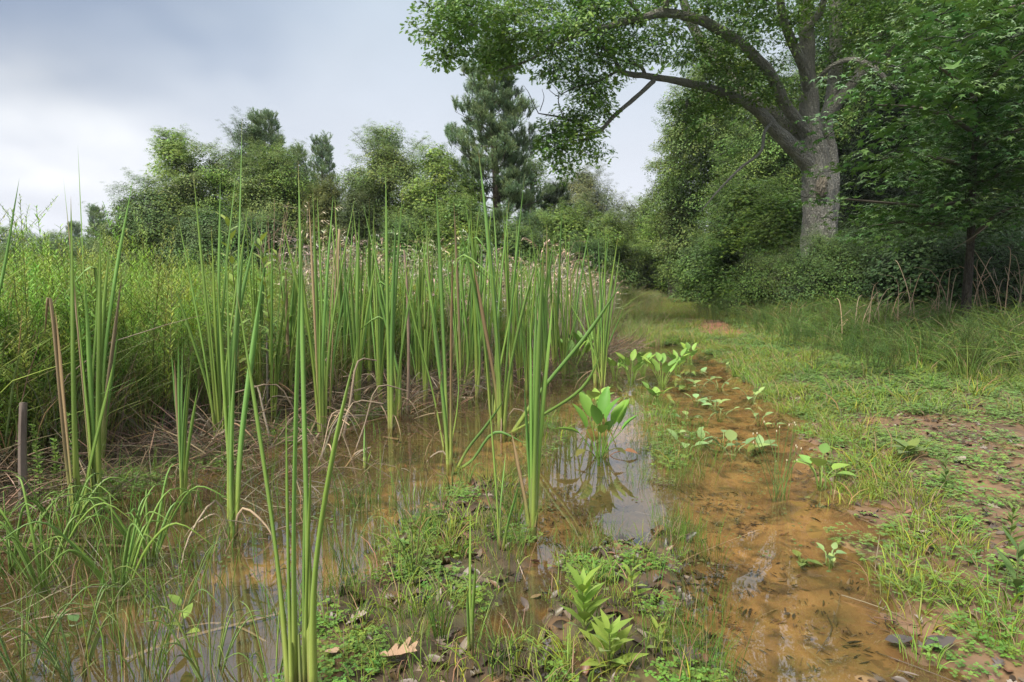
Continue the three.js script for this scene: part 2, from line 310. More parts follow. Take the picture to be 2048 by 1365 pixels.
function pineSpray(seed) {                                       // a shoot with its upturned side shoots, clothed in needles
  R = mulberry(seed * 31 + 5); const g = new GB();
  const shoots = [[V(0, 0, 0), V(0.62, 0.16, 0)], [V(0.2, 0.04, 0), V(0.5, 0.2, 0.28)], [V(0.2, 0.04, 0), V(0.5, 0.22, -0.28)], [V(0.36, 0.08, 0), V(0.6, 0.36, 0.1)], [V(0.1, 0, 0), V(0.3, 0.2, -0.12)]];
  for (const [a, b] of shoots) {
    tube(g, [a, b], [0.012, 0.005], 3, [0.13, 0.10, 0.07], 1, 0, false);
    const ax = b.clone().sub(a), L = ax.length(); ax.normalize();
    for (let k = 0; k < 60; k++) {
      const t = 0.3 + 0.72 * R(), p = a.clone().addScaledVector(ax, L * t), s = V(rr(-1, 1), rr(-1, 1), rr(-1, 1)); s.addScaledVector(ax, -s.dot(ax)).normalize();
      const d = s.multiplyScalar(0.85).addScaledVector(ax, rr(0.5, 1.3)).normalize(), l = rr(0.12, 0.2), x = V().crossVectors(d, V(rr(-1, 1), rr(-1, 1), rr(-1, 1))).normalize().multiplyScalar(0.0068), c = tint([1, 1, 1], rr(0.65, 1.35), rr(-0.1, 0.15));
      const i = g.v(p.clone().add(x), c), j = g.v(p.clone().sub(x), c), q = g.v(p.addScaledVector(d, l), c); g.i.push(i, j, q);
    }
  }
  return g.build();
}
const SPRAY = {
  oak: three({ n: 58, r: 0.5, h: 0.2, kind: 'oak', size: 0.135, twigs: 6, up: 0.75, seed: 1 }),
  star: three({ n: 55, r: 0.5, h: 0.24, kind: 'star', size: 0.115, twigs: 5, up: 0.75, seed: 2 }),
  elm: three({ n: 105, r: 0.55, h: 0.22, kind: 'ovate', size: 0.075, twigs: 7, up: 0.8, seed: 3 }),
  ovate: three({ n: 85, r: 0.55, h: 0.28, kind: 'ovate', size: 0.095, twigs: 6, up: 0.7, seed: 4 }),
  willow: three({ n: 120, r: 0.5, h: 0.3, kind: 'lance', size: 0.12, twigs: 6, up: 0.6, seed: 5 }),
  cedar: three({ n: 190, r: 0.4, h: 0.34, kind: 'lance', size: 0.09, twigs: 4, up: 0.2, seed: 6, wmul: 1.3 }),
  fine: three({ n: 150, r: 0.42, h: 0.26, kind: 'small', size: 0.045, twigs: 8, up: 0.6, seed: 7 }),
  far: three({ n: 60, r: 0.7, h: 0.45, kind: 'small', size: 0.17, twigs: 3, up: 0.5, seed: 8 }),
  maple: three({ n: 34, r: 0.48, h: 0.12, kind: 'star', size: 0.14, twigs: 5, up: 0.85, seed: 9 }),
  pine: [pineSpray(1), pineSpray(2), pineSpray(3)],
};
// hang sprays at places: list of {p, out, s, c}; one part per spray shape
const E = new THREE.Euler(), Q = new THREE.Quaternion(), M4 = () => new THREE.Matrix4();
function hang(parent, kind, spots, name = 'foliage', tiltBy = 0.35) {
  const lists = SPRAY[kind].map(() => [[], []]);
  for (const s of spots) {
    const k = Math.floor(R() * lists.length), out = s.out ?? V(rr(-1, 1), 0, rr(-1, 1));
    Q.setFromEuler(E.set(rr(-0.3, 0.3), rr(0, 6.283), rr(-0.3, 0.3), 'YXZ'));
    if (kind === 'pine') Q.setFromEuler(E.set(rr(-0.3, 0.3), Math.atan2(-out.z, out.x) + rr(-0.35, 0.35), clamp(out.y, -1, 1) * 0.9 + rr(-0.1, 0.25), 'YXZ'));
    else { const t = new THREE.Quaternion().setFromUnitVectors(V(0, 1, 0), V(out.x * tiltBy, 1, out.z * tiltBy).normalize()); Q.premultiply(t); }
    lists[k][0].push(M4().compose(s.p, Q, V(s.s, s.s, s.s))); lists[k][1].push(new THREE.Color().setRGB(...s.c));
  }
  lists.forEach(([m, c], k) => { if (m.length) copies(name, SPRAY[kind][k], kind === 'pine' ? bladeMat : leafMat, m, c, parent); });
}
const jit = (c, a = 0.2, w = 0.12) => tint(c, 1 + rr(-a, a), rr(-w, w));
// a broadleaf: trunk, limbs to each mass of the crown, sprays through each mass
function broadleaf(name, label, category, [px, dist, topY, wide], { kind = 'ovate', col = COL.mid, col2, low = 0.12, dens = 1, lobes = 16, seed = 1, size = 1, profile = (t) => Math.pow(Math.sin(Math.PI * (0.12 + 0.86 * t)), 0.7), bark = COL.barkDark, trunkR, group, spiky = 0 } = {}) {
  R = mulberry(seed * 131 + 7);
  const p0 = P(px, 600, dist), base = drop(p0.x, p0.z, -0.05), H = EYE + ((562 - topY) / FPX) * dist - base.y, RAD = (wide / FPX) * dist;
  const t = thing(name, base, label, category, group), tr = trunkR ?? 0.02 * H + 0.02, lean = V(rr(-0.04, 0.04) * H, H * 0.9, rr(-0.04, 0.04) * H);
  const axis = new THREE.CatmullRomCurve3([V(0, 0, 0), V(rr(-1, 1) * tr, H * 0.35, rr(-1, 1) * tr), lean]);
  part('trunk', tubeGeo([0, 0.25, 0.5, 0.75, 1].map((q) => axis.getPoint(q)), [tr * 1.25, tr, tr * 0.8, tr * 0.45, tr * 0.12], 8, bark, 3, 0.15), barkMat, t);
  const spots = []; let nl = 0;
  for (let k = 0; k < lobes; k++) {
    const q = low + (1 - low) * ((k + R() * 0.9) / lobes), w = RAD * profile((q - low) / (1 - low)), a = k * 2.4 + rr(-0.5, 0.5), f = q > 0.9 ? 0.15 : rr(0.5, 0.72);
    const c = axis.getPoint(Math.min(1, q)).setY(q * H * 0.93).add(V(Math.cos(a) * w * f, 0, Math.sin(a) * w * f)), lr = Math.max(0.5, Math.min(w * 0.5, H * 0.22)) * rr(0.8, 1.2);
    const from = axis.getPoint(clamp(q * 0.8 - 0.06, 0.05, 0.95));
    if (nl < 14) { part('limb', tubeGeo([from, from.clone().lerp(c, 0.5).add(V(0, -0.06 * w, 0)), c], [tr * 0.42, tr * 0.22, tr * 0.06], 5, bark, 3, 0.1), barkMat, t); nl++; }
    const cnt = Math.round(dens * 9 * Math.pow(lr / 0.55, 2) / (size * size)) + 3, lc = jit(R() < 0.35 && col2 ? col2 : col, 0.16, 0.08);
    for (let m = 0; m < cnt; m++) {
      const v = V(rr(-1, 1), rr(-0.8, 1), rr(-1, 1)); v.normalize().multiplyScalar(Math.pow(R(), 0.35) * rr(0.75, 1.15));
      const p = c.clone().add(V(v.x * lr, v.y * lr * 0.8, v.z * lr));
      if (p.y < 0.1 || (q > 0.25 && n3(p.x * 0.95 + seed, p.y * 0.95, p.z * 0.95) < -0.4)) continue;
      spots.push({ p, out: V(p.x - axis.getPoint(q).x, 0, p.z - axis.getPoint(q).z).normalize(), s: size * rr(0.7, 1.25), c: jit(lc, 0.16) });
    }
  }
  for (let k = 0; k < lobes * 3; k++) {                              // stray shoots that break the outline
    const q = lerp(0.35, 1, Math.sqrt(R())), w = RAD * profile((q - low) / (1 - low)), a = rr(0, 6.283), c = axis.getPoint(Math.min(1, q)).setY(q * H * 0.95), o = V(Math.cos(a), rr(0.2, 1.2), Math.sin(a));
    const p = c.add(V(Math.cos(a) * w * rr(0.75, 1.1), 0.25, Math.sin(a) * w * rr(0.75, 1.1)));
    for (let m = 0; m < 4; m++) spots.push({ p: p.clone().addScaledVector(o, 0.14 * m * size), out: o, s: size * rr(0.3, 0.5) * (1.1 - m * 0.18), c: jit(R() < 0.4 && col2 ? col2 : col, 0.15) });
  }
  if (spiky) for (let k = 0; k < spiky; k++) {                       // thin sprays standing out of the top
    const a = rr(0, 6.283), b = V(Math.cos(a) * RAD * 0.45, H * 0.82, Math.sin(a) * RAD * 0.45), L = rr(0.07, 0.14) * H, e = b.clone().add(V(Math.cos(a) * L * 0.75, L * 0.9, Math.sin(a) * L * 0.75)), m1 = b.clone().lerp(e, 0.5).add(V(-Math.cos(a) * L * 0.1, L * 0.1, 0)), cv = new THREE.CatmullRomCurve3([b, m1, e]);
    part('twig', tubeGeo([b, m1, e], [0.012, 0.004], 4, bark, 3), twigMat, t);
    for (let m = 0; m < 12; m++) spots.push({ p: cv.getPoint(m / 11).add(V(rr(-0.12, 0.12), rr(-0.1, 0.1), rr(-0.12, 0.12))), s: rr(0.14, 0.42) * (1.1 - m * 0.05), c: jit(col, 0.15) });
  }
  hang(t, kind, spots); return t;
}
function pine(name, label, [px, dist, topY, wide], { seed = 1, low = 0.1, col = COL.pine, dens = 1, size = 1, group } = {}) {
  R = mulberry(seed * 173 + 3);
  const p0 = P(px, 600, dist), base = drop(p0.x, p0.z, -0.05), H = EYE + ((562 - topY) / FPX) * dist - base.y, RAD = (wide / FPX) * dist;
  const t = thing(name, base, label, 'pine tree', group), tr = 0.014 * H + 0.02;
  part('trunk', tubeGeo([V(0, 0, 0), V(tr * 0.7, H * 0.4, 0), V(-tr * 0.4, H * 0.75, 0), V(0, H * 0.98, 0)], [tr * 1.2, tr, tr * 0.5, 0.012], 8, [0.13, 0.095, 0.075], 4, 0.12), barkMat, t);
  const spots = [], rows = Math.round(H * 2.0);
  for (let k = 0; k < rows; k++) {
    const q = low + (1 - low) * (k / rows), nb = 4 + Math.floor(R() * 2), a0 = rr(0, 6.28);
    for (let b = 0; b < nb; b++) {
      const a = a0 + (b / nb) * 6.283 + rr(-0.4, 0.4), L = RAD * Math.pow(1 - q, 0.62) * rr(0.55, 1.12) + 0.25, rise = 0.1 + 0.75 * q, o = V(Math.cos(a), rise * rr(0.6, 1.2), Math.sin(a));
      const s = V(0, q * H, 0), e = s.clone().add(V(o.x * L, o.y * L * 0.75, o.z * L)), mid = s.clone().lerp(e, 0.55).add(V(0, -0.07 * L, 0));
      part('branch', tubeGeo([s, mid, e], [0.008 * L + 0.012, 0.006], 4, [0.12, 0.09, 0.07], 2), twigMat, t);
      const m = Math.max(2, Math.round(L * 8 * dens));
      for (let i = 0; i < m; i++) {
        const f = lerp(q < 0.35 ? 0.45 : 0.25, 1, (i + R()) / m), side = rr(-1, 1) * L * 0.24 * (1.1 - f * 0.6), p = s.clone().lerp(e, f).add(V(-Math.sin(a) * side, rr(-0.05, 0.1) * L, Math.cos(a) * side));
        spots.push({ p, out: V(o.x - Math.sin(a) * side * 1.2, 0.35 + q * 0.8, o.z + Math.cos(a) * side * 1.2), s: size * rr(0.5, 0.85), c: jit(col, 0.2) });
      }
    }
  }
  for (let k = 0; k < 5; k++) spots.push({ p: V(0, H * (0.9 + 0.02 * k), 0), out: V(rr(-0.4, 0.4), 1, rr(-0.4, 0.4)), s: size * 0.7, c: jit(col, 0.15) });
  hang(t, 'pine', spots, 'needles'); return t;
}

// ---------------------------------------------------------------- trees beyond the meadow
const bushy = (t) => Math.pow(Math.sin(Math.PI * (0.25 + 0.72 * t)), 0.6);
const cone = (t) => Math.pow(1 - t, 0.75) * 0.95 + 0.08;
broadleaf('sweetgum_tree', 'tall pointed bright green young tree leading the group at the meadow\'s far edge', 'tree', [378, 25, 272, 98], { kind: 'star', col: COL.sweet, col2: COL.lime, low: 0.15, lobes: 22, dens: 1.9, profile: cone, seed: 1 });
broadleaf('hornbeam_tree', 'low spreading green tree at the outer end of the group, sprays reaching over the weeds', 'tree', [322, 23, 365, 98], { kind: 'elm', col: COL.elm, col2: COL.dark, lobes: 18, dens: 1.9, profile: bushy, seed: 2 });
broadleaf('young_elm', 'elm with thin wispy twigs standing out of its top against the sky', 'tree', [515, 27, 240, 66], { kind: 'elm', col: [0.10, 0.17, 0.06], low: 0.3, lobes: 16, dens: 1.6, seed: 3, spiky: 7 });
pine('pine_tree', 'soft grey green pine behind the wispy elm', [545, 29, 245, 74], { seed: 2, low: 0.2, dens: 1.3 });
broadleaf('young_elm', 'rounded yellow green elm between the pointed tree and the wispy elm', 'tree', [450, 25, 298, 92], { kind: 'elm', col: COL.elm, col2: COL.lime, lobes: 20, dens: 1.9, profile: bushy, seed: 4 });
broadleaf('young_elm', 'broad layered elm below the wispy elm, dark underneath', 'tree', [578, 24, 296, 102], { kind: 'elm', col: COL.elm, col2: COL.sweet, lobes: 22, dens: 1.9, profile: bushy, seed: 5 });
pine('pine_tree', 'far pine with open brushy tips above the cedar', [655, 38, 292, 50], { seed: 4, low: 0.35, dens: 0.8 });
pine('pine_tree', 'far pine peeping out beside the broad layered elm', [606, 40, 305, 40], { seed: 5, low: 0.35, dens: 0.8 });
broadleaf('cedar_tree', 'olive green cedar with feathery dense foliage below the far pine', 'cedar', [652, 23, 375, 64], { kind: 'cedar', col: COL.cedar, low: 0.04, lobes: 24, dens: 1.9, profile: cone, seed: 6 });
broadleaf('cedar_tree', 'smaller dark olive cedar beside the tall round elm', 'cedar', [718, 22.5, 395, 58], { kind: 'cedar', col: [0.095, 0.135, 0.038], low: 0.04, lobes: 20, dens: 1.9, profile: cone, seed: 7 });
broadleaf('young_elm', 'tall round elm with feathery top between the cedars and the big pine', 'tree', [785, 25, 262, 96], { kind: 'elm', col: COL.elm, col2: COL.sweet, lobes: 24, dens: 1.9, seed: 8, spiky: 6 });
broadleaf('young_elm', 'green leafy tree tucked against the near side of the big pine', 'tree', [868, 23.5, 296, 88], { kind: 'star', col: COL.sweet, col2: COL.mid, lobes: 20, dens: 1.9, profile: bushy, seed: 9 });
pine('pine_tree', 'big grey green pine standing tall over the meadow thicket', [988, 25, 108, 128], { seed: 7, low: 0.13, dens: 1.35, size: 1.05 });
broadleaf('sweetgum_tree', 'pale green tree showing behind the big pine', 'tree', [1058, 28, 318, 40], { kind: 'star', col: COL.sweet, low: 0.3, lobes: 14, dens: 1.2, seed: 11 });
pine('pine_tree', 'small pine beside the big pine\'s foot', [1110, 27, 385, 52], { seed: 9, low: 0.12, dens: 1.2, col: [0.11, 0.165, 0.07] });
broadleaf('willow_oak_tree', 'rounded grey green willow oak beyond the pine under open sky', 'tree', [1172, 38, 330, 84], { kind: 'willow', col: COL.olive, lobes: 24, dens: 1.1, size: 1.2, profile: bushy, seed: 12 });
broadleaf('sweetgum_sapling', 'leafy shrub below the small pine with star leaves', 'shrub', [1128, 22, 420, 80], { kind: 'star', col: COL.mid, col2: COL.sweet, lobes: 18, dens: 1.6, profile: bushy, seed: 13 });
broadleaf('sweetgum_sapling', 'dark leafy shrub at the foot of the big pine', 'shrub', [1030, 21.5, 452, 70], { kind: 'star', col: COL.dark, col2: COL.mid, lobes: 16, dens: 1.6, profile: bushy, seed: 14 });
broadleaf('sweetgum_sapling', 'bright leafy shrub before the tree tucked against the big pine', 'shrub', [925, 21, 405, 66], { kind: 'star', col: COL.sweet, col2: COL.mid, lobes: 16, dens: 1.6, profile: bushy, seed: 15 });
broadleaf('elm_shrub', 'dark shrub filling the gap below the tall round elm', 'shrub', [812, 21, 448, 72], { kind: 'elm', col: COL.dark, col2: COL.mid, lobes: 16, dens: 1.6, profile: bushy, seed: 16 });
broadleaf('elm_shrub', 'shaded shrub at the foot of the pointed young tree', 'shrub', [420, 22, 430, 76], { kind: 'elm', col: COL.dark, col2: COL.mid, lobes: 16, dens: 1.6, profile: bushy, seed: 17 });
broadleaf('elm_shrub', 'shaded shrub at the foot of the wispy elm', 'shrub', [520, 21.5, 440, 74], { kind: 'elm', col: COL.dark, col2: COL.elm, lobes: 16, dens: 1.6, profile: bushy, seed: 18 });
broadleaf('elm_shrub', 'yellow green shrub below the willow oak at the track\'s turning', 'shrub', [1205, 25, 432, 58], { kind: 'elm', col: COL.elm, col2: COL.sweet, lobes: 16, dens: 1.9, profile: bushy, seed: 19 });
broadleaf('elm_shrub', 'low dark shrub where the meadow meets the track', 'shrub', [1165, 20, 500, 60], { kind: 'ovate', col: COL.dark, lobes: 12, dens: 1.6, profile: bushy, seed: 20 });
// the far end of the track
[[1232, 46, 455, 46, 'pale far tree at the end of the track beside the willow oak'], [1280, 50, 398, 52, 'tall pale far tree closing the end of the track'], [1335, 46, 420, 58, 'mid green far tree at the end of the track below the drooping oak bough'],
  [1262, 42, 500, 42, 'low far shrub at the end of the track'], [1320, 41, 495, 60, 'dense far shrub where the track bends into the trees']].forEach(([x, d, t, w, l], i) =>
  broadleaf(i > 2 ? 'far_shrub' : 'far_tree', l, i > 2 ? 'shrub' : 'tree', [x, d, t, w], { kind: 'ovate', col: i % 2 ? COL.elm : COL.sweet, col2: COL.lime, lobes: 26, dens: 1.4, low: 0.03, size: 1.35, profile: bushy, seed: 30 + i }));
// far off across the meadow
[[205, 62, 425, 26, 1], [158, 70, 455, 20, 1], [262, 66, 440, 22, 1], [60, 72, 462, 24, 0], [118, 66, 468, 26, 0], [12, 70, 458, 28, 0], [-45, 72, 452, 30, 1], [175, 58, 480, 34, 0], [235, 55, 465, 38, 0], [290, 56, 470, 34, 0]].forEach(([x, d, t, w, pn], i) => pn
  ? pine('far_pine', ['distant pine standing highest in the low treeline', 'distant small pine in a dip of the low treeline', 'distant pine close to the low spreading tree', 'distant pine at the outer end of the treeline'][[0, 1, 2, 6].indexOf(i)], [x, d, t, w], { seed: 40 + i, dens: 0.5, size: 1.7, low: 0.1 })
  : broadleaf('far_tree', ['distant rounded tree in the low treeline behind tall weeds', 'distant bush beside the small pine in the treeline', 'distant tree at the treeline\'s outer end', 'distant wide bush before the highest distant pine', 'distant wide bush next to the highest distant pine', 'distant bush reaching the low spreading tree'][[3, 4, 5, 7, 8, 9].indexOf(i)], 'tree', [x, d, t, w], { kind: 'far', col: COL.mid, lobes: 12, dens: 0.8, size: 1.3, profile: bushy, seed: 50 + i }));
[[95, 30, 478, 62, 'dark rounded bush in the meadow under the low treeline'], [20, 28, 500, 60, 'dark bush half sunk in weeds at the meadow\'s outer side'], [165, 33, 500, 50, 'low green bush in the meadow before the distant wide bush'], [255, 30, 478, 48, 'bush leaning on the low spreading tree']].forEach(([x, d, t, w, l], i) =>
  broadleaf('meadow_shrub', l, 'shrub', [x, d, t, w], { kind: 'elm', col: COL.dark, col2: COL.elm, lobes: 14, dens: 1.4, profile: bushy, seed: 60 + i }));

// ---------------------------------------------------------------- the wood on the other side
broadleaf('wood_edge_tree', 'tall full green tree at the wood\'s edge, leafy to the ground beside the track', 'tree', [1425, 33, 70, 125], { kind: 'ovate', col: COL.mid, col2: COL.elm, lobes: 40, dens: 1.2, size: 1.2, low: 0.03, seed: 70, bark: COL.bark });
broadleaf('wood_edge_tree', 'tall tree with fine dark foliage behind the oak\'s lower limbs', 'tree', [1540, 27, 150, 120], { kind: 'elm', col: COL.mid, col2: COL.dark, lobes: 40, dens: 1.0, size: 1.15, low: 0.05, seed: 71, bark: COL.bark });
broadleaf('wood_edge_tree', 'slender tree hanging over the far track beside the tall full tree', 'tree', [1345, 38, 255, 52], { kind: 'ovate', col: COL.elm, col2: COL.mid, lobes: 22, dens: 1.0, size: 1.2, seed: 72 });
broadleaf('maple_sapling', 'bright leafy young maple growing at the edge of the track before the wood', 'tree', [1490, 19, 372, 100], { kind: 'star', col: [0.17, 0.29, 0.06], col2: COL.lime, lobes: 26, dens: 1.7, low: 0.03, profile: bushy, seed: 73 });
broadleaf('maple_sapling', 'dense light green sapling close against the oak trunk', 'tree', [1560, 17.5, 405, 62], { kind: 'star', col: COL.lime, col2: COL.mid, lobes: 20, dens: 1.7, low: 0.03, profile: bushy, seed: 74 });
broadleaf('wood_edge_shrub', 'low dark shrub where the track meets the wood', 'shrub', [1420, 26, 480, 70], { kind: 'ovate', col: COL.mid, col2: COL.dark, lobes: 16, dens: 1.5, low: 0.02, profile: bushy, seed: 75 });
broadleaf('wood_edge_shrub', 'fine leaved shrub hiding the foot of the oak', 'shrub', [1655, 13.4, 492, 76], { kind: 'fine', col: COL.dark, col2: COL.mid, lobes: 22, dens: 1.6, low: 0.02, profile: bushy, seed: 76 });
broadleaf('wood_edge_shrub', 'fine leaved shrub in the gap between oak trunk and maple trunk', 'shrub', [1790, 12.6, 470, 88], { kind: 'fine', col: [0.052, 0.105, 0.030], col2: COL.dark, lobes: 26, dens: 2.1, low: 0.02, profile: bushy, seed: 77 });
broadleaf('wood_edge_shrub', 'dusky grey green shrub on the bank below the young maple', 'shrub', [1545, 14.5, 535, 56], { kind: 'fine', col: COL.olive, col2: COL.mid, lobes: 16, dens: 2, low: 0.02, profile: bushy, seed: 78 });
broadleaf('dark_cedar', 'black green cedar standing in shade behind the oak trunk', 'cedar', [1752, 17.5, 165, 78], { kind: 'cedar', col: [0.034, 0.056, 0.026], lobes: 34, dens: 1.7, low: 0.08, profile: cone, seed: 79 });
[[1660, 27, 'ovate', 100, 'shaded wood tree standing straight behind the oak'], [1800, 24, 'ovate', 110, 'shaded wood tree behind the black green cedar'], [1905, 22, 'elm', 110, 'shaded wood tree behind the thin maple trunk'], [2030, 19, 'ovate', 120, 'shaded wood tree deep at the outer side of the wood'],
  [1720, 36, 'ovate', 100, 'deep wood tree seen between the oak stems'], [1860, 34, 'ovate', 110, 'deep wood tree behind the broken bough'], [1990, 31, 'ovate', 110, 'deep wood tree behind the maple leaves'], [1590, 38, 'ovate', 100, 'deep wood tree seen under the oak\'s drooping limbs'], [2140, 24, 'ovate', 120, 'wood tree partly out of view beyond the maple']].forEach(([x, d, k, w, l], i) =>
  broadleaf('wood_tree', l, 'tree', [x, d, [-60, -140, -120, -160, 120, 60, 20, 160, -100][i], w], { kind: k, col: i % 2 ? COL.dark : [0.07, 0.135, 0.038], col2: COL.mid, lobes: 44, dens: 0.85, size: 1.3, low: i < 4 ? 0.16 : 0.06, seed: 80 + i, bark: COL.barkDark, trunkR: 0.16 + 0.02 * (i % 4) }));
[[1700, 13.6, 515, 60], [1850, 11.2, 500, 72], [1960, 10.6, 492, 78], [2075, 11, 480, 80], [1905, 14, 452, 90], [2010, 13.2, 430, 90]].forEach(([x, d, t, w], i) =>
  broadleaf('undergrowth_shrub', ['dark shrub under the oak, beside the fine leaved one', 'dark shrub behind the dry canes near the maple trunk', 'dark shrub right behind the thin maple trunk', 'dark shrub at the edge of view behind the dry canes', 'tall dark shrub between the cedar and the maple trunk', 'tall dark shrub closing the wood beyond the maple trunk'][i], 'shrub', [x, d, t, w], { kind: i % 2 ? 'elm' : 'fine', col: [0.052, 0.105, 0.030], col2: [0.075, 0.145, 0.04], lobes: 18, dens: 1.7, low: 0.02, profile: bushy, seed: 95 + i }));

// ---------------------------------------------------------------- the great oak
{
  R = mulberry(400);
  const D = 15, base = onGround(1640, 618); base.copy(drop(P(1640, 600, D).x, -D, -0.1));
  const oak = thing('oak_tree', base, 'great old oak with grey furrowed trunk and long limbs reaching over the water', 'tree');
  const L = (a) => a.map(([x, y, d = D]) => P(x, y, d).sub(base));
  const rad = (a, pts) => a.map((w, i) => (w / FPX) * (pts[Math.min(i, pts.length - 1)][2] ?? D) * 0.86);
  const bc = (t, p) => tint(COL.bark, 0.92 + 0.35 * fbm3(p.x * 1.3, p.y * 0.9, p.z * 1.3, 3));
  const limb = (name, pts, w, seg = 9, rough = 0.12) => part(name, tubeGeo(L(pts), rad(w, pts), seg, bc, seg > 30 ? 14 : 6, rough), barkMat, oak);
  const trunk = limb('trunk', [[1640, 640], [1638, 520], [1636, 420], [1634, 330], [1622, 262], [1617, 165], [1614, 66], [1612, -40], [1620, -200], [1600, -420]], [45, 37, 33, 30, 23, 16.5, 15, 14, 11, 4], 56, 0.16);
  limb('stem', [[1650, 470, 15.15], [1656, 380, 15.2], [1655, 300, 15.25], [1651, 247, 15.3], [1664, 204, 15.4], [1672, 99, 15.6], [1670, -30, 15.8], [1690, -240, 16]], [24, 22, 20, 16, 14, 12.5, 10, 5], 40, 0.14);
  limb('limb', [[1660, 225, 15.3], [1697, 178, 15.1], [1730, 142, 14.9], [1779, 105, 14.6], [1861, 53, 14.2], [1944, 16, 13.8], [2080, -50, 13.2]], [13, 11, 9, 8, 6, 5, 3]);
  limb('limb', [[1700, 175, 15.3], [1725, 130, 15.6], [1745, 85, 16], [1790, 40, 16.4], [1812, -20, 16.8]], [9, 9, 8, 6, 4]);
  limb('broken_bough', [[1630, 170, 14.9], [1646, 148, 14.6], [1664, 132, 14.4], [1703, 119, 14.2], [1746, 135, 14], [1772, 158, 13.9], [1795, 180, 13.8]], [5, 5, 4.5, 6, 6, 5, 3], 7);
  limb('limb', [[1622, 285, 15], [1611, 262, 14.9], [1571, 211, 14.5], [1542, 148, 14.1], [1509, 112, 13.8], [1466, 76, 13.4], [1433, 56, 13.2], [1400, 40, 13], [1325, 26, 12.6], [1285, 36, 12.4], [1226, 50, 12.2], [1170, 66, 12], [1110, 89, 11.8], [1061, 119, 11.6], [995, 142, 11.4]], [15, 13, 12, 11, 11, 11, 10.5, 10, 9.5, 8, 7, 5.5, 3.5, 2.5, 1.5], 10, 0.16);
  limb('limb', [[1629, 345, 15], [1598, 306, 14.8], [1578, 287, 14.7], [1548, 257, 14.5], [1522, 227, 14.2], [1482, 201, 13.9], [1423, 178, 13.5], [1357, 162, 13.1], [1292, 152, 12.7], [1242, 142, 12.4], [1226, 112, 12.2], [1205, 95, 12]], [20, 17, 16, 14, 12, 10.5, 9, 8, 6.5, 5, 4, 2.5], 10, 0.15);
  limb('limb', [[1625, 330, 15.2], [1592, 270, 15.4], [1565, 237, 15.5], [1530, 215, 15.7], [1482, 185, 16], [1449, 138, 16.3], [1413, 99, 16.5], [1380, 40, 16.8], [1350, -60, 17]], [14, 13, 12, 12, 12, 12, 12, 10, 7], 10);
  limb('limb', [[1616, 175, 14.9], [1605, 128, 14.6], [1585, 86, 14.3], [1566, 35, 14], [1556, -30, 13.7], [1530, -130, 13.3]], [12, 11, 10, 9, 8, 5]);
  limb('limb', [[1613, 60, 14.9], [1640, 25, 14.6], [1655, -20, 14.3], [1700, -140, 14]], [9, 8, 7, 4]);
  limb('limb', [[1308, 162, 12.8], [1268, 198, 12.6], [1226, 234, 12.4], [1196, 264, 12.3], [1166, 252, 12.2], [1127, 236, 12.1], [1077, 227, 12]], [5.5, 5, 4.8, 4.5, 3.6, 2.4, 1.2], 7);
  limb('limb', [[1545, 245, 14.3], [1530, 262, 14.2], [1522, 303, 14], [1482, 336, 13.8], [1433, 386, 13.6], [1405, 420, 13.5]], [4, 3.6, 3.3, 3, 2.2, 1], 7);
  limb('limb', [[1170, 66, 12], [1120, 62, 11.8], [1050, 70, 11.6], [960, 52, 11.4]], [4, 3, 2.2, 1], 6);
  limb('limb', [[1325, 26, 12.6], [1335, -10, 12.4], [1290, -90, 12.2]], [7, 6, 3], 7);
  limb('limb', [[1285, 36, 12.4], [1262, 5, 12.2], [1200, -50, 11.8]], [5, 4, 2], 7);
  limb('limb', [[1292, 152, 12.7], [1283, 135, 12.6], [1268, 128, 12.5], [1180, 105, 12.2]], [4, 4, 3, 1.5], 6);
  limb('limb', [[1236, 142, 12.4], [1190, 165, 12.2], [1150, 175, 12], [1120, 190, 11.9]], [3, 2.4, 1.8, 1], 6);
  limb('limb', [[1375, 196, 13.6], [1372, 240, 13.6], [1374, 285, 13.6]], [3.5, 3, 1.2], 6);
  limb('dead_twig', [[1077, 227, 12], [1066, 205, 12], [1057, 185, 12], [1048, 172, 12]], [1.2, 1, 0.8, 0.4], 4, 0);
  limb('dead_twig', [[1080, 222, 12], [1088, 195, 12], [1084, 178, 12]], [1, 0.8, 0.4], 4, 0);
  limb('dead_twig', [[1127, 236, 12.1], [1117, 205, 12.1], [1117, 185, 12.1], [1094, 158, 12.1]], [1.6, 1.3, 1, 0.5], 4, 0);
  limb('dead_twig', [[1119, 195, 12.1], [1104, 185, 12.1], [1092, 172, 12.1]], [1, 0.8, 0.4], 4, 0);
  limb('dead_twig', [[1226, 234, 12.4], [1215, 222, 12.3], [1206, 215, 12.3]], [2, 1.6, 1], 4, 0);
  // the knot and old branch scar on the trunk
  { const g = new THREE.SphereGeometry(0.17, 18, 14), a = g.attributes.position; for (let i = 0; i < a.count; i++) { const v = V().fromBufferAttribute(a, i), k = 1 + 0.5 * fbm3(v.x * 9, v.y * 9, v.z * 9, 3) - 0.35 * Math.exp(-((v.y + 0.08) ** 2 + v.x * v.x) / 0.004) * (v.z > 0 ? 1 : 0); a.setXYZ(i, v.x * 0.8 * k, v.y * 1.55 * k, v.z * 0.75 * k); }
    const c = new Float32Array(a.count * 3); for (let i = 0; i < a.count; i++) c.set([0.25, 0.212, 0.17], i * 3); g.setAttribute('color', new THREE.BufferAttribute(c, 3)); g.computeVertexNormals();
    const k = part('knot', g, barkMat, trunk); k.position.copy(P(1643, 375, 14.55).sub(base)); }
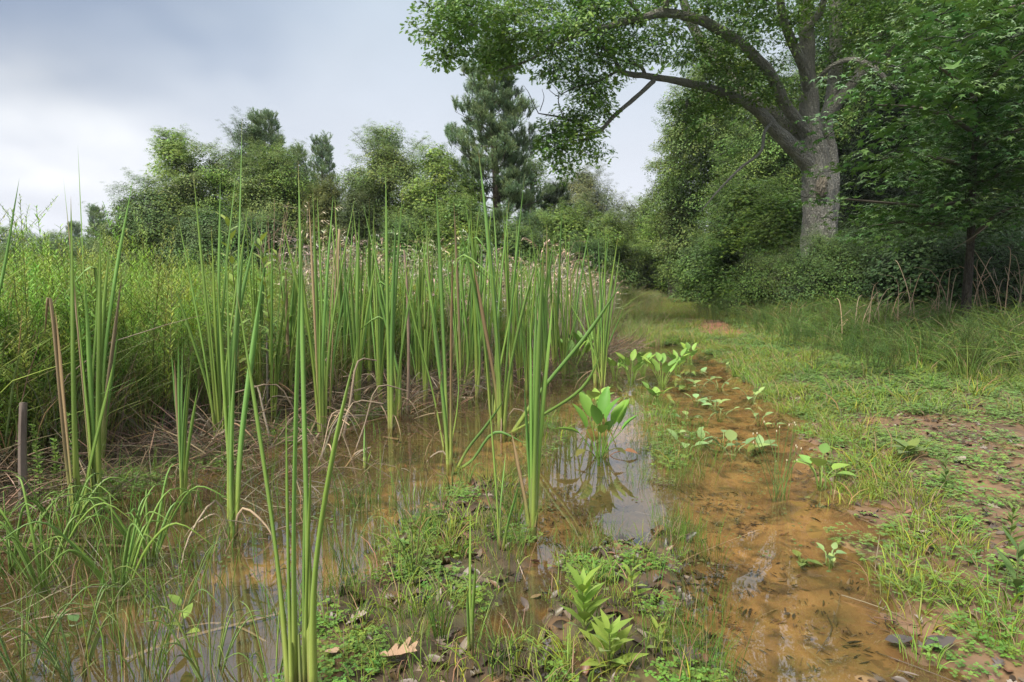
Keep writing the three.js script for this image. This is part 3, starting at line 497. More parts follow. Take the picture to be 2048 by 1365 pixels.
  // foliage: masses of sprays along the limbs
  const B = [[905, 18, 60, 11.3, 26], [870, 45, 40, 11.3, 9], [960, 60, 70, 11.5, 36], [900, 95, 42, 11.4, 14], [1040, 35, 70, 11.7, 40], [990, 112, 34, 11.5, 12], [1060, 95, 44, 11.7, 18], [1130, 30, 70, 12, 40], [1095, 140, 26, 11.9, 7], [1120, 105, 40, 12, 12], [1180, 120, 46, 12.2, 20], [1165, 175, 38, 12.1, 12], [1150, 225, 22, 12.1, 4], [1205, 40, 70, 12.2, 34], [1235, 100, 50, 12.4, 20],
    [1170, 165, 30, 12.2, 8], [1220, 165, 26, 12.4, 6], [1135, 268, 42, 12.1, 17], [1175, 285, 36, 12.3, 12], [1190, 305, 22, 12.3, 5], [1182, 228, 34, 12.3, 11], [1105, 305, 24, 12, 6], [1128, 335, 20, 12, 4], [1200, 200, 24, 12.3, 5], [1095, 275, 22, 12, 5],
    [1290, 80, 60, 12.8, 26], [1350, 90, 60, 13.2, 26], [1300, 0, 70, 12.6, 30], [1380, -10, 80, 13, 34], [1420, 115, 56, 13.6, 24], [1475, 140, 50, 13.9, 20], [1460, 20, 80, 13.6, 34], [1500, 170, 44, 14, 14], [1400, 210, 46, 13.7, 16], [1450, 220, 40, 13.8, 14], [1380, 255, 30, 13.7, 8], [1520, 60, 70, 14, 24], [1555, 150, 44, 14.4, 12], [1560, 10, 70, 13.8, 22], [1640, 30, 60, 14.4, 18], [1690, 60, 60, 15.2, 22], [1740, 20, 80, 15, 36], [1780, 60, 60, 14.8, 22], [1840, 20, 80, 14.2, 36], [1920, 0, 80, 13.7, 34], [1880, 70, 50, 14.2, 16], [1700, 110, 40, 15.4, 10], [1560, 195, 34, 14.6, 8], [1590, 235, 30, 15.6, 8], [2010, -30, 90, 13.4, 34]];
  for (let k = 0; k < 46; k++) B.push([rr(880, 2000), rr(-420, -50), rr(80, 130), rr(11, 19), 26]);
  const spots = [];
  for (const [x, y, r, d, n] of B) for (let k = 0; k < n; k++) {
    const a = rr(0, 6.283), q = Math.sqrt(R()), s = P(x + Math.cos(a) * q * r, y + Math.sin(a) * q * r * 0.8, d + rr(-1, 1) * (r / FPX) * D * 1.1);
    spots.push({ p: s.sub(base), s: rr(0.42, 0.8), c: jit(COL.oak, 0.22, 0.1) });
  }
  hang(oak, 'oak', spots);
  // single leaves at the ragged ends of the low boughs
  const g1 = new GB(); leaf(g1, 'oak', V(0, 0, 0), V(0, 1, 0), V(0, 0, 1), 0.15, COL.oak, 0.2, 0.2); const lg = [g1.build()];
  for (const k of [0.8, 1.25]) { const g = new GB(); leaf(g, 'oak', V(0, 0, 0), V(0, 1, 0), V(0, 0, 1), 0.15, tint(COL.oak, k, 0.1), 0.25, 0.3); lg.push(g.build()); }
  const ends = [[845, 15, 14], [850, 60, 14], [880, 118, 16], [920, 140, 12], [985, 140, 16], [1080, 150, 14], [1040, 130, 12], [1165, 212, 14], [1205, 170, 14], [1105, 275, 16], [1090, 310, 16], [1110, 345, 16], [1195, 322, 18], [1165, 318, 14], [1130, 350, 10], [1215, 215, 10], [1160, 245, 12], [1150, 140, 12], [1240, 160, 12], [1330, 140, 14]];
  for (const [x, y, n] of ends) for (let k = 0; k < n; k++) {
    const m = part('leaf', pick(lg), leafMat, oak); m.position.copy(P(x + rr(-26, 26), y + rr(-14, 14), 11.9 + rr(-0.25, 0.25)).sub(base)); m.rotation.set(rr(0.9, 2.4), rr(0, 6.28), rr(-0.6, 0.6), 'YXZ');
  }
}

// ---------------------------------------------------------------- the maple close by, with big star leaves
{
  R = mulberry(500);
  const D = 8.6, base = drop(P(1935, 600, D).x, -D, -0.05), t = thing('maple_tree', base, 'thin dark maple with large star leaves in tiers at the edge of the wood', 'tree');
  const L = (a) => a.map(([x, y, d = D]) => P(x, y, d).sub(base)), w = (a) => a.map((k) => (k / FPX) * D), bc = [0.085, 0.07, 0.055];
  part('trunk', tubeGeo(L([[1932, 640], [1936, 560], [1942, 470], [1945, 380], [1950, 300], [1958, 180], [1965, 60], [1975, -120]]), w([9.5, 8, 7, 6.2, 5.6, 5, 4, 2]), 9, bc, 4, 0.14), barkMat, t);
  const br = [[[1945, 400], [1860, 412, 8.2], [1760, 405, 7.9], [1690, 398, 7.7]], [[1948, 340], [1890, 320, 7.8], [1820, 310, 7.3], [1765, 318, 7]], [[1952, 270], [1900, 235, 7.6], [1830, 215, 7], [1755, 210, 6.7]], [[1955, 215], [1940, 180, 7.2], [1900, 150, 6.4], [1880, 135, 6]], [[1958, 190], [2000, 140, 7.2], [2050, 100, 6.6]], [[1962, 90], [1920, 60, 7.6], [1850, 30, 7]], [[1950, 300], [2010, 270, 7.6], [2070, 250, 7]], [[1946, 370], [2010, 345, 8], [2070, 330, 7.6]], [[1938, 485], [1985, 435, 8.2], [2048, 405, 8]], [[1942, 430], [1880, 448, 8.4], [1800, 445, 8.3], [1745, 452, 8.2]], [[1966, 40], [2010, 20, 7.4], [2070, 0, 6.8]], [[1956, 160], [1900, 110, 8.6], [1860, 90, 9]]];
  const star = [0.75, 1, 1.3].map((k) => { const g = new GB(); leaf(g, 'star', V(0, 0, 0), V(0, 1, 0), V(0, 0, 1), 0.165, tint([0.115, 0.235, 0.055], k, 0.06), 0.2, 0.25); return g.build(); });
  const spots = []; let nl = 0;
  br.forEach((b, bi) => {
    const pts = L(b), bough = part('branch', tubeGeo(pts, w([4.5, 3, 1.2]), 6, bc, 4, 0.1), twigMat, t);
    const c = new THREE.CatmullRomCurve3(pts);
    for (let k = 0; k < 24 && nl < 288; k++, nl++) {
      const f = rr(0.3, 1.04), p = c.getPoint(Math.min(1, f)).add(V(rr(-0.4, 0.4), rr(-0.16, 0.12), rr(-0.4, 0.4) * 1.2)), m = part('leaf', pick(star), leafMat, bough);
      m.position.copy(p); m.rotation.set(rr(1.3, 2.3), rr(0, 6.28), rr(-0.3, 0.3), 'YXZ'); m.scale.setScalar(rr(0.75, 1.25));
    }
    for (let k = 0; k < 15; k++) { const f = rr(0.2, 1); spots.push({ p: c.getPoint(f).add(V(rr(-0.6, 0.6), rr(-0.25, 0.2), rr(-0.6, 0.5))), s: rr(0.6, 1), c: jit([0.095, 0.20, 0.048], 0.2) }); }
  });
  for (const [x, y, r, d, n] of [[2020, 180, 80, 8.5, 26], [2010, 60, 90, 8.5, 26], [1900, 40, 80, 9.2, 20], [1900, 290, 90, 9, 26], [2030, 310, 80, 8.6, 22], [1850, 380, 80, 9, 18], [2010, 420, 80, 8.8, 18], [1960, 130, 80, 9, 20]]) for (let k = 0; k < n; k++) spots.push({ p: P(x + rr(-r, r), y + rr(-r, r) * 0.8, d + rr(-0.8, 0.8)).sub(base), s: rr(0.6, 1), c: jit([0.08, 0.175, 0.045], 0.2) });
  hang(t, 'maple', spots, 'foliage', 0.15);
}
const ORD = ['first', 'second', 'third', 'fourth', 'fifth', 'sixth', 'seventh', 'eighth', 'ninth', 'tenth', 'eleventh', 'twelfth', 'thirteenth', 'fourteenth', 'fifteenth', 'sixteenth', 'seventeenth', 'eighteenth', 'nineteenth', 'twentieth', 'twenty-first', 'twenty-second', 'twenty-third', 'twenty-fourth', 'twenty-fifth', 'twenty-sixth', 'twenty-seventh', 'twenty-eighth'];

// ---------------------------------------------------------------- plants that make up the weeds and grass
function tuft({ n, h, w, spread, arch, col, seed, vary = 0.25, dry = 0, seg = 5 }) {
  R = mulberry(seed); const g = new GB();
  for (let k = 0; k < n; k++) {
    const a = rr(0, 6.283), b = V(Math.cos(a), 0, Math.sin(a)).multiplyScalar(spread * Math.sqrt(R()) * 0.5), L = h * rr(0.55, 1.1), o = V(Math.cos(a + rr(-1, 1)), 0, Math.sin(a + rr(-1, 1)));
    const lean = rr(0.1, 0.45) * arch, c = R() < dry ? jit(COL.straw, 0.25) : jit(col, vary, 0.15);
    strap(g, [b, b.clone().add(V(o.x * L * lean * 0.4, L * 0.55, o.z * L * lean * 0.4)), b.clone().add(V(o.x * L * lean * 1.3, L * (1 - lean * 0.35), o.z * L * lean * 1.3))], w * rr(0.7, 1.3), c, { n: seg, thick: 0.1, prof: (t) => Math.min(1, 0.5 + t * 2) * Math.pow(1 - t, 0.6) });
  }
  return g.build();
}
function leafyStems({ stems, h, leaves, len, wmul = 1, rise, col, seed, kind = 'lance', spread = 0.2, from = 0.15, side = 0, stemCol = [0.09, 0.1, 0.035], stemR = 0.003 }) {
  R = mulberry(seed); const g = new GB();
  for (let s = 0; s < stems; s++) {
    const b = V(rr(-1, 1) * spread, 0, rr(-1, 1) * spread), H = h * rr(0.75, 1.1), e = b.clone().add(V(rr(-0.16, 0.16) * H, H, rr(-0.16, 0.16) * H)), lc = jit(col, 0.15, 0.12);
    const put = (c, q, m, L) => { for (let k = 0; k < m; k++) { const f = q + (1 - q) * ((k + R() * 0.7) / m), p = c.getPoint(f), a = k * 2.4 + rr(-0.4, 0.4); leaf(g, kind, p, V(Math.cos(a), rise + 0.5 * f + rr(-0.2, 0.2), Math.sin(a)), V(-Math.cos(a) * 0.5, 1, -Math.sin(a) * 0.5), L * (1.05 - 0.5 * f) * rr(0.7, 1.2), jit(lc, 0.2, 0.1), 0.3, 0.15, wmul); } };
    const c = new THREE.CatmullRomCurve3([b, b.clone().lerp(e, 0.5).add(V(rr(-0.03, 0.03), 0, rr(-0.03, 0.03))), e]);
    tube(g, [0, 0.5, 1].map((t) => c.getPoint(t)), [stemR, stemR * 0.4], 3, stemCol, 2, 0, false); put(c, from, leaves, len);
    for (let k = 0; k < side; k++) {
      const q = rr(0.35, 0.85), p = c.getPoint(q), a = rr(0, 6.283), l = H * rr(0.15, 0.3), e2 = p.clone().add(V(Math.cos(a) * l * 0.7, l * 0.8, Math.sin(a) * l * 0.7)), c2 = new THREE.CatmullRomCurve3([p, p.clone().lerp(e2, 0.5).add(V(Math.cos(a) * 0.02, 0, Math.sin(a) * 0.02)), e2]);
      tube(g, [p, e2], [stemR * 0.5, stemR * 0.3], 3, stemCol, 1, 0, false); put(c2, 0.05, Math.round(leaves * 0.35), len * 0.7);
    }
  }
  return g.build();
}
function plume(seed, h = 1.15) {                                  // dry beard grass, straw stems nodding at the top
  R = mulberry(seed); const g = new GB();
  for (let k = 0; k < 7; k++) {
    const b = V(rr(-0.12, 0.12), 0, rr(-0.12, 0.12)), H = h * rr(0.75, 1.1), a = rr(0, 6.283), o = V(Math.cos(a), 0, Math.sin(a)), c = jit([0.40, 0.345, 0.26], 0.25, 0.04);
    const p = [b, b.clone().add(V(o.x * 0.05, H * 0.5, o.z * 0.05)), b.clone().addScaledVector(o, 0.13).setY(H * 0.9), b.clone().addScaledVector(o, 0.26 + rr(0, 0.1)).setY(H * rr(0.88, 1))];
    tube(g, p, [0.003, 0.0018, 0.001], 3, c, 3, 0, false);
    const cv = new THREE.CatmullRomCurve3(p);
    for (let m = 0; m < 16; m++) { const q = cv.getPoint(rr(0.62, 1)); leaf(g, 'lance', q, V(o.x + rr(-0.6, 0.6), rr(-0.5, 1), o.z + rr(-0.6, 0.6)), V(0, 1, 0.2), rr(0.03, 0.07), jit(c, 0.2), 0.3, 0.2, 0.8); }
  }
  return g.build();
}
const WEED = {
  goldenrod: [1, 2, 3, 4].map((s) => leafyStems({ stems: 4, h: 1.0, leaves: 95, len: 0.06, wmul: 0.75, rise: 0.75, col: [0.29, 0.43, 0.085], seed: 700 + s, spread: 0.16, side: 4 })),
  bush: [1, 2, 3].map((s) => leafyStems({ stems: 5, h: 0.8, leaves: 60, len: 0.036, kind: 'small', rise: 0.35, col: [0.22, 0.345, 0.075], seed: 720 + s, spread: 0.18, side: 6 })),
  grass: [1, 2, 3].map((s) => tuft({ n: 30, h: 0.95, w: 0.008, spread: 0.3, arch: 1.3, col: [0.22, 0.29, 0.07], dry: 0.35, seed: 740 + s })),
  plume: [plume(751), plume(752), plume(753)],
  fern: [1, 2, 3].map((s) => leafyStems({ stems: 5, h: 0.55, leaves: 60, len: 0.05, wmul: 0.5, rise: 0.5, col: [0.14, 0.235, 0.06], seed: 760 + s, spread: 0.16, side: 5 })),
  band: [1, 2, 3].map((s) => tuft({ n: 28, h: 0.6, w: 0.012, spread: 0.32, arch: 2.0, col: [0.145, 0.22, 0.05], dry: 0.12, seed: 770 + s })),
  turf: [1, 2, 3].map((s) => tuft({ n: 13, h: 0.13, w: 0.006, spread: 0.14, arch: 1.5, col: [0.23, 0.31, 0.05], dry: 0.08, seed: 780 + s, seg: 3 })),
  clover: [1, 2, 3].map((s) => { R = mulberry(790 + s); const g = new GB(); for (let k = 0; k < 20; k++) { const p = V(rr(-0.08, 0.08), rr(0.008, 0.05), rr(-0.08, 0.08)), a0 = rr(0, 6.3), c = jit([0.165, 0.285, 0.052], 0.25, 0.12); for (let m = 0; m < 3; m++) { const a = a0 + m * 2.09; leaf(g, 'small', p, V(Math.cos(a), rr(-0.1, 0.35), Math.sin(a)), V(0, 1, 0), rr(0.011, 0.018), c, 0.1, 0.1, 1.3); } } return g.build(); }),
  rush: [1, 2, 3].map((s) => tuft({ n: 8, h: 0.22, w: 0.0028, spread: 0.12, arch: 0.7, col: [0.13, 0.225, 0.036], dry: 0.1, seed: 800 + s, seg: 3 })),
  straw: [1, 2, 3].map((s) => { R = mulberry(810 + s); const g = new GB(); for (let k = 0; k < 16; k++) { const a = rr(0, 6.283), L = rr(0.15, 0.5), p = V(rr(-0.2, 0.2), rr(0.0, 0.16), rr(-0.2, 0.2)), d = V(Math.cos(a), rr(-0.3, 0.9), Math.sin(a)).normalize(); strap(g, [p, p.clone().addScaledVector(d, L * 0.5).add(V(0, 0.006, 0)), p.clone().addScaledVector(d, L).add(V(0, -0.015, 0))], rr(0.004, 0.012), jit([0.155, 0.115, 0.075], 0.6, 0.08), { n: 4 }); } return g.build(); }),
  curl: [1, 2, 3, 4, 5, 6].map((s) => { R = mulberry(820 + s); const g = new GB(), k = s % 3; leaf(g, k ? 'ovate' : 'oak', V(0, 0.006, -0.05), V(rr(-0.3, 0.3), rr(-0.05, 0.25), 1), V(rr(-0.6, 0.6), 1, rr(-0.3, 0.3)), 0.1, [1, 1, 1], rr(0.2, 1.1), rr(-0.6, 0.5), k ? rr(0.55, 1) : 1.1); return g.build(); }),
  scrap: [1, 2, 3, 4, 5].map((s) => { R = mulberry(860 + s); const g = new GB(); for (let k = 0; k < 3; k++) leaf(g, 'lance', V(rr(-0.03, 0.03), 0.004, rr(-0.05, 0.05)), V(1, rr(-0.05, 0.12), rr(-0.5, 0.5)), V(0, 1, rr(-0.5, 0.5)), rr(0.05, 0.1), tint([1, 1, 1], rr(0.7, 1.3)), rr(0, 0.8), rr(-0.4, 0.4), rr(0.4, 1.1)); return g.build(); }),
  twig: [1, 2].map((s) => { R = mulberry(830 + s); return tubeGeo([V(-0.14, 0.005, 0), V(0, 0.012, rr(-0.02, 0.02)), V(0.14, 0.006, rr(-0.03, 0.03))], [0.0022, 0.0014], 4, [1, 1, 1], 2); }),
  pebble: [1, 2].map((s) => { const g = new THREE.IcosahedronGeometry(0.014, 1), a = g.attributes.position; for (let i = 0; i < a.count; i++) { const k = 1 + 0.35 * n3(a.getX(i) * 60 + s * 9, a.getY(i) * 60, a.getZ(i) * 60); a.setXYZ(i, a.getX(i) * k * 1.2, a.getY(i) * k * 0.6, a.getZ(i) * k); } g.computeVertexNormals(); g.setAttribute('color', new THREE.Float32BufferAttribute(new Float32Array(a.count * 3).fill(1), 3)); return g; }),
  pad: [1, 2].map((s) => { R = mulberry(840 + s); const g = new GB(); for (let k = 0; k < 5; k++) leaf(g, 'small', V(rr(-0.06, 0.06), 0.003, rr(-0.06, 0.06)), V(rr(-1, 1), 0.02, rr(-1, 1)), V(0, 1, 0), rr(0.012, 0.026), jit([0.10, 0.14, 0.04], 0.3), 0.05, 0, 1.4); return g.build(); }),
};
// strew copies over the land: try(x, d) gives a chance and may give a scale
function strew(name, kind, mat, { d0, d1, x0, x1, n, chance, size = [0.8, 1.2], col = null, up = 0, tilt = 0.12, label, flat = false, seed = 1, uneven = 0 }) {
  R = mulberry(900 + seed * 17); const geos = WEED[kind], L = geos.map(() => [[], []]); let got = 0, tries = 0;
  while (got < n && tries < n * 40) {
    tries++;
    const d = Math.sqrt(lerp(d0 * d0, d1 * d1, Math.pow(R(), 1.35))), x = rr(typeof x0 === 'function' ? x0(d) : x0, typeof x1 === 'function' ? x1(d) : x1), k = chance ? chance(x, d) : 1;
    if (R() > k) continue;
    got++;
    const y = ground(x, -d), s = rr(...size) * (uneven ? 0.86 + uneven * fbm(x * 0.7 + seed * 3, d * 0.7, 3) : 1), j = Math.floor(R() * geos.length);
    const cols = col ? jit(pick(col), 0.25, 0.1) : [rr(0.8, 1.2), rr(0.85, 1.15), rr(0.8, 1.15)];
    Q.setFromEuler(E.set(rr(-tilt, tilt), rr(0, 6.283), rr(-tilt, tilt), 'YXZ'));
    L[j][0].push(M4().compose(V(x, (flat && y < 0.002 && up >= 0 ? 0.002 : y + up), -d), Q, V(s, s * (flat ? 1 : rr(0.8, 1.15)), s))); L[j][1].push(new THREE.Color().setRGB(...cols));
  }
  L.forEach(([m, c], k) => { if (m.length) copies(name, geos[k], mat, m, c, scene, label, name.replaceAll('_', ' ')); });
}
const wet = (x, d) => ground(x, -d) < 0;
const patch = (x, d, f, o, lo, hi) => smoothstep(fbm(x * f + o, d * f - o, 3), lo, hi);
// the meadow of tall weeds
const inMeadow = (m0, m1 = 99) => (x, d) => { const m = meadowEdge(d) - x; return m > m0 && m < m1 ? 1 : 0; };
const fanL = (d) => -0.98 * d - 0.6;
strew('goldenrod', 'goldenrod', leafMat, { d0: 3.1, d1: 24, x0: fanL, x1: (d) => meadowEdge(d), n: 2500, chance: (x, d) => inMeadow(0.55)(x, d) * (0.35 + patch(x, d, 0.5, 3, -0.3, 0.3)), size: [0.75, 1.4], label: 'tall bright yellow green leafy weeds filling the meadow', uneven: 0.45, seed: 1 });
strew('leafy_weeds', 'bush', leafMat, { d0: 2.9, d1: 20, x0: fanL, x1: (d) => meadowEdge(d), n: 1100, chance: inMeadow(0.45), size: [0.7, 1.25], label: 'bushy green weeds along the reed bank', uneven: 0.55, seed: 2 });
strew('meadow_grass', 'grass', bladeMat, { d0: 3.0, d1: 32, x0: fanL, x1: (d) => meadowEdge(d), n: 3000, chance: inMeadow(0.2), size: [0.75, 1.2], label: 'thin tall meadow grass mixed with dry blades', uneven: 0.55, seed: 3 });
strew('beard_grass', 'plume', dryMat, { d0: 6.5, d1: 17, x0: (d) => -0.38 * d, x1: (d) => meadowEdge(d), n: 430, chance: (x, d) => inMeadow(0.25)(x, d) * (0.12 + patch(x, d, 0.35, 14, -0.15, 0.2)), size: [1.0, 1.4], label: 'dry tan beard grass nodding above the weeds', uneven: 0.55, seed: 4 });
strew('fallen_reeds', 'straw', dryMat, { d0: 1.9, d1: 10, x0: (d) => meadowEdge(d) - 1.5, x1: (d) => meadowEdge(d) + 0.45, n: 400, chance: (x, d) => patch(x, d, 1.5, 41, -0.25, 0.2) * smoothstep(0.45 - Math.abs(meadowEdge(d) - 0.05 - x) * 0.8, 0, 0.35), size: [0.6, 1.2], label: 'tangle of broken dry reed leaves along the bank', seed: 5, tilt: 0.3 });
// the verge, the track and the grass below the wood
const verge = (x, d) => (x > meadowEdge(d) - 0.1 && x < brushEdge(d) + 0.5 && !wet(x, d) ? 1 : 0);
const soil = (x, d) => smoothstep(x - 1.1 + 0.45 * fbm(x, d, 2) - (d < 3.2 ? 0.0 : (d - 3.2) * 0.92), 0, 0.5) * smoothstep(5.4 - d, 0, 1.2);   // the bare red soil near the camera
const track = (x, d) => smoothstep(0.7 - Math.abs(x - (4.6 + (d - 13) * 0.16)), -0.1, 0.4) * smoothstep(d, 10.5, 11.5) * (1 - smoothstep(d, 14.5, 16.5));
const shoreR = (x, d) => -sdf(WATER, x, d);
strew('clover', 'clover', leafMat, { d0: 2.0, d1: 15, x0: (d) => meadowEdge(d), x1: (d) => brushEdge(d), n: 15000, chance: (x, d) => verge(x, d) * (1 - 0.64 * soil(x, d)) * (1 - track(x, d)) * (0.12 + patch(x, d, 0.8, 2, -0.4, 0.1)) * (sdf(ISLAND, x, d) < 0.1 ? 0 : 1), size: [0.7, 1.5], label: 'bright green ground cover of tiny leaves beside the puddle', seed: 6 });
strew('grass', 'turf', bladeMat, { d0: 2.2, d1: 32, x0: (d) => meadowEdge(d), x1: (d) => brushEdge(d), n: 12000, chance: (x, d) => verge(x, d) * (1 - 0.7 * soil(x, d)) * (1 - 0.9 * track(x, d)) * (0.2 + patch(x, d, 0.6, 8, -0.35, 0.2)) * (sdf(ISLAND, x, d) < 0.1 ? 0 : 1) * (d > 15 ? 1 : 0.75), size: [0.6, 1.7], label: 'short yellow green grass on the verge and the track', seed: 7 });
strew('feathery_weeds', 'fern', leafMat, { d0: 6, d1: 30, x0: (d) => brushEdge(d) - 2.2, x1: (d) => brushEdge(d) + 0.8, n: 750, chance: (x, d) => smoothstep(x - brushEdge(d) + 1.9 + 0.8 * fbm(x, d, 2), 0, 1.2), size: [0.55, 1.1], label: 'feathery green weeds before the wood', seed: 8 });
strew('bank_grass', 'band', bladeMat, { d0: 5.5, d1: 24, x0: (d) => brushEdge(d) - 1.3, x1: (d) => brushEdge(d) + 1.6, n: 900, chance: (x, d) => smoothstep(x - brushEdge(d) + 1.2 + 0.6 * fbm(x * 0.8, d * 0.8, 2), 0, 1.2), size: [0.55, 1.25], label: 'arching green grass along the foot of the wood', seed: 9 });
strew('track_edge_grass', 'grass', bladeMat, { d0: 10, d1: 46, x0: (d) => meadowEdge(d) - 0.5, x1: (d) => meadowEdge(d) + 1.3, n: 420, chance: (x, d) => smoothstep(1.2 - (x - meadowEdge(d)), 0, 1), size: [0.3, 0.75], label: 'taller grass leaning over the far track', seed: 10 });
strew('far_track_grass', 'band', bladeMat, { d0: 26, d1: 50, x0: (d) => meadowEdge(d), x1: (d) => brushEdge(d) + 3, n: 500, size: [0.4, 0.9], chance: (x, d) => (d > 38 ? 1 : 0.25), label: 'rough grass where the far track meets the trees', seed: 11 });
// shallows and the muddy island
const island = (x, d) => (sdf(ISLAND, x, d) < 0.05 && !wet(x, d) ? 1 : 0);
strew('rushes', 'rush', bladeMat, { d0: 1.5, d1: 6, x0: -0.8, x1: 1.6, n: 300, chance: (x, d) => { const s = sdf(ISLAND, x, d); return smoothstep(0.24 - Math.abs(s + 0.04), 0, 0.2) * patch(x, d, 2.2, 5, -0.02, 0.25) + 0.03 * (s < 0); }, size: [0.5, 1.15], label: 'thin green rushes round the muddy island', seed: 12 });
strew('shoal_rushes', 'rush', bladeMat, { d0: 3.2, d1: 6.4, x0: 0, x1: 2.2, n: 330, chance: (x, d) => Math.max(smoothstep(0.14 - sdf(SHOAL, x, d), 0, 0.15), smoothstep(0.1 - sdf(SHOAL2, x, d), 0, 0.1)), size: [0.5, 1.2], label: 'fresh green rushes standing on the two shoals', seed: 13 });
strew('island_grass', 'turf', bladeMat, { d0: 1.45, d1: 4.2, x0: -1.1, x1: 1.1, n: 170, chance: (x, d) => island(x, d) * (0.12 + patch(x, d, 2.0, 9, 0.0, 0.3)), size: [0.35, 1.2], label: 'short grass and sprouts on the muddy island', seed: 14 });
strew('island_clover', 'clover', leafMat, { d0: 1.45, d1: 4.2, x0: -1.1, x1: 1.1, n: 200, chance: (x, d) => island(x, d) * patch(x, d, 1.7, 21, 0.05, 0.3), size: [0.5, 1.05], label: 'small leafy ground cover on the muddy island', seed: 15 });
strew('shore_grass', 'turf', bladeMat, { d0: 1.6, d1: 11, x0: 0.9, x1: 4.6, n: 900, chance: (x, d) => { const s = sdf(WATER, x, d); return s > -0.12 && s < 0.35 ? patch(x, d, 1.4, 4, -0.2, 0.25) : 0; }, size: [0.5, 1.2], label: 'thin grass along the puddle\'s shore', seed: 16 });
strew('soil_sprouts', 'clover', leafMat, { d0: 1.6, d1: 6, x0: 1.2, x1: 4.6, n: 420, chance: (x, d) => (sdf(WATER, x, d) > 0.03 ? patch(x, d, 1.1, 33, 0.0, 0.3) : 0), size: [0.6, 1.3], label: 'scattered leafy sprouts on the red soil', seed: 17 });
const bankGrass = (x, d) => smoothstep(0.9 - Math.abs(meadowEdge(d) + 0.25 - x), 0, 0.5);
strew('bank_rushes', 'rush', bladeMat, { d0: 1.7, d1: 9, x0: (d) => meadowEdge(d) - 0.3, x1: (d) => meadowEdge(d) + 0.9, n: 420, chance: bankGrass, size: [0.6, 1.6], label: 'thin green blades standing among the reeds', seed: 18 });
strew('shallows_grass', 'rush', bladeMat, { d0: 1.55, d1: 3.1, x0: -2.6, x1: -0.45, n: 120, chance: (x, d) => (sdf(ISLAND, x, d) > 0 ? 0.2 + patch(x, d, 1.4, 51, -0.1, 0.3) : 0), size: [0.8, 1.9], label: 'thin grass standing in the dark shallows of the corner', seed: 19 });
strew('drowned_reeds', 'straw', wetMat, { d0: 1.6, d1: 3.6, x0: -3.0, x1: -0.6, n: 70, up: 0.0, chance: (x, d) => (sdf(ISLAND, x, d) > 0 && x < meadowEdge(d) + 1.5 + 0.6 * fbm(x, d, 2) ? 1 : 0), size: [0.4, 0.9], tilt: 0.05, label: 'wet dead reed bits floating in the dark shallows', seed: 28 });
// dead leaves, twigs, pebbles
const browns = [[0.13, 0.095, 0.065], [0.085, 0.06, 0.042], [0.17, 0.13, 0.095], [0.06, 0.047, 0.04], [0.10, 0.078, 0.065], [0.14, 0.07, 0.042], [0.075, 0.05, 0.034]], blacks = [[0.022, 0.016, 0.010], [0.035, 0.025, 0.014], [0.05, 0.034, 0.016], [0.07, 0.05, 0.022]];
strew('leaf_litter', 'curl', wetMat, { d0: 1.35, d1: 9, x0: 1.0, x1: 5, n: 5500, chance: (x, d) => (!wet(x, d) ? 0.2 + 0.9 * patch(x, d, 1.3, 12, -0.1, 0.35) : 0), size: [0.12, 0.6], col: browns, tilt: 0.5, label: 'grey brown dead leaves strewn on the red soil', seed: 20 });
strew('island_litter', 'curl', wetMat, { d0: 1.35, d1: 4.4, x0: -1.3, x1: 1.3, n: 950, chance: (x, d) => (sdf(ISLAND, x, d) < 0.08 ? 0.3 + patch(x, d, 1.6, 2, -0.1, 0.3) : 0), size: [0.25, 0.75], col: [...browns, ...blacks, ...blacks], tilt: 0.5, label: 'wet dark dead leaves matted on the muddy island', seed: 21 });
strew('sunken_leaves', 'scrap', dryMat, { d0: 1.35, d1: 5.2, x0: 0.1, x1: 2.6, n: 900, chance: (x, d) => { const s = sdf(WATER, x, d); return s < -0.04 && sdf(ISLAND, x, d) > -0.1 ? 0.04 + 0.9 * patch(x * 0.7, d * 2, 1.5, 17, 0.08, 0.32) + 0.8 * smoothstep(0.25 - sdf(ISLAND, x, d), 0, 0.25) : 0; }, size: [0.12, 0.7], col: blacks, tilt: 0.2, label: 'blackened sunken leaves on the orange mud', seed: 22 });
strew('sunken_mould', 'scrap', dryMat, { d0: 1.5, d1: 8, x0: -3, x1: 1.4, n: 4200, chance: (x, d) => (sdf(WATER, x, d) < 0 && sdf(ISLAND, x, d) > 0 ? 0.15 + patch(x, d, 1.6, 6, -0.1, 0.3) : 0), size: [0.12, 0.65], col: [...blacks, ...browns], tilt: 0.25, label: 'dark rotted leaves on the bed between the reeds', seed: 23 });
strew('sunken_straws', 'twig', dryMat, { d0: 1.6, d1: 7.5, x0: -2.8, x1: 2.6, n: 620, chance: (x, d) => (wet(x, d) ? 0.12 + 0.6 * smoothstep(meadowEdge(d) + 1.5 - x, 0, 1) : 0), size: [0.2, 1.1], col: [...browns, [0.2, 0.15, 0.08]], tilt: 0.08, label: 'thin dead straws under the water', seed: 31 });
strew('soil_straws', 'straw', dryMat, { d0: 1.5, d1: 7, x0: 0.9, x1: 5, n: 210, chance: (x, d) => (!wet(x, d) ? 0.3 + patch(x, d, 1.3, 12, -0.1, 0.35) : 0), size: [0.12, 0.34], label: 'bits of dry straw on the red soil', seed: 32 });
strew('wood_litter', 'curl', dryMat, { d0: 6, d1: 16, x0: (d) => brushEdge(d) - 1.4, x1: (d) => brushEdge(d) + 5, n: 1200, size: [0.6, 1.4], col: browns, tilt: 0.4, label: 'dead leaves on the ground below the wood', seed: 24 });
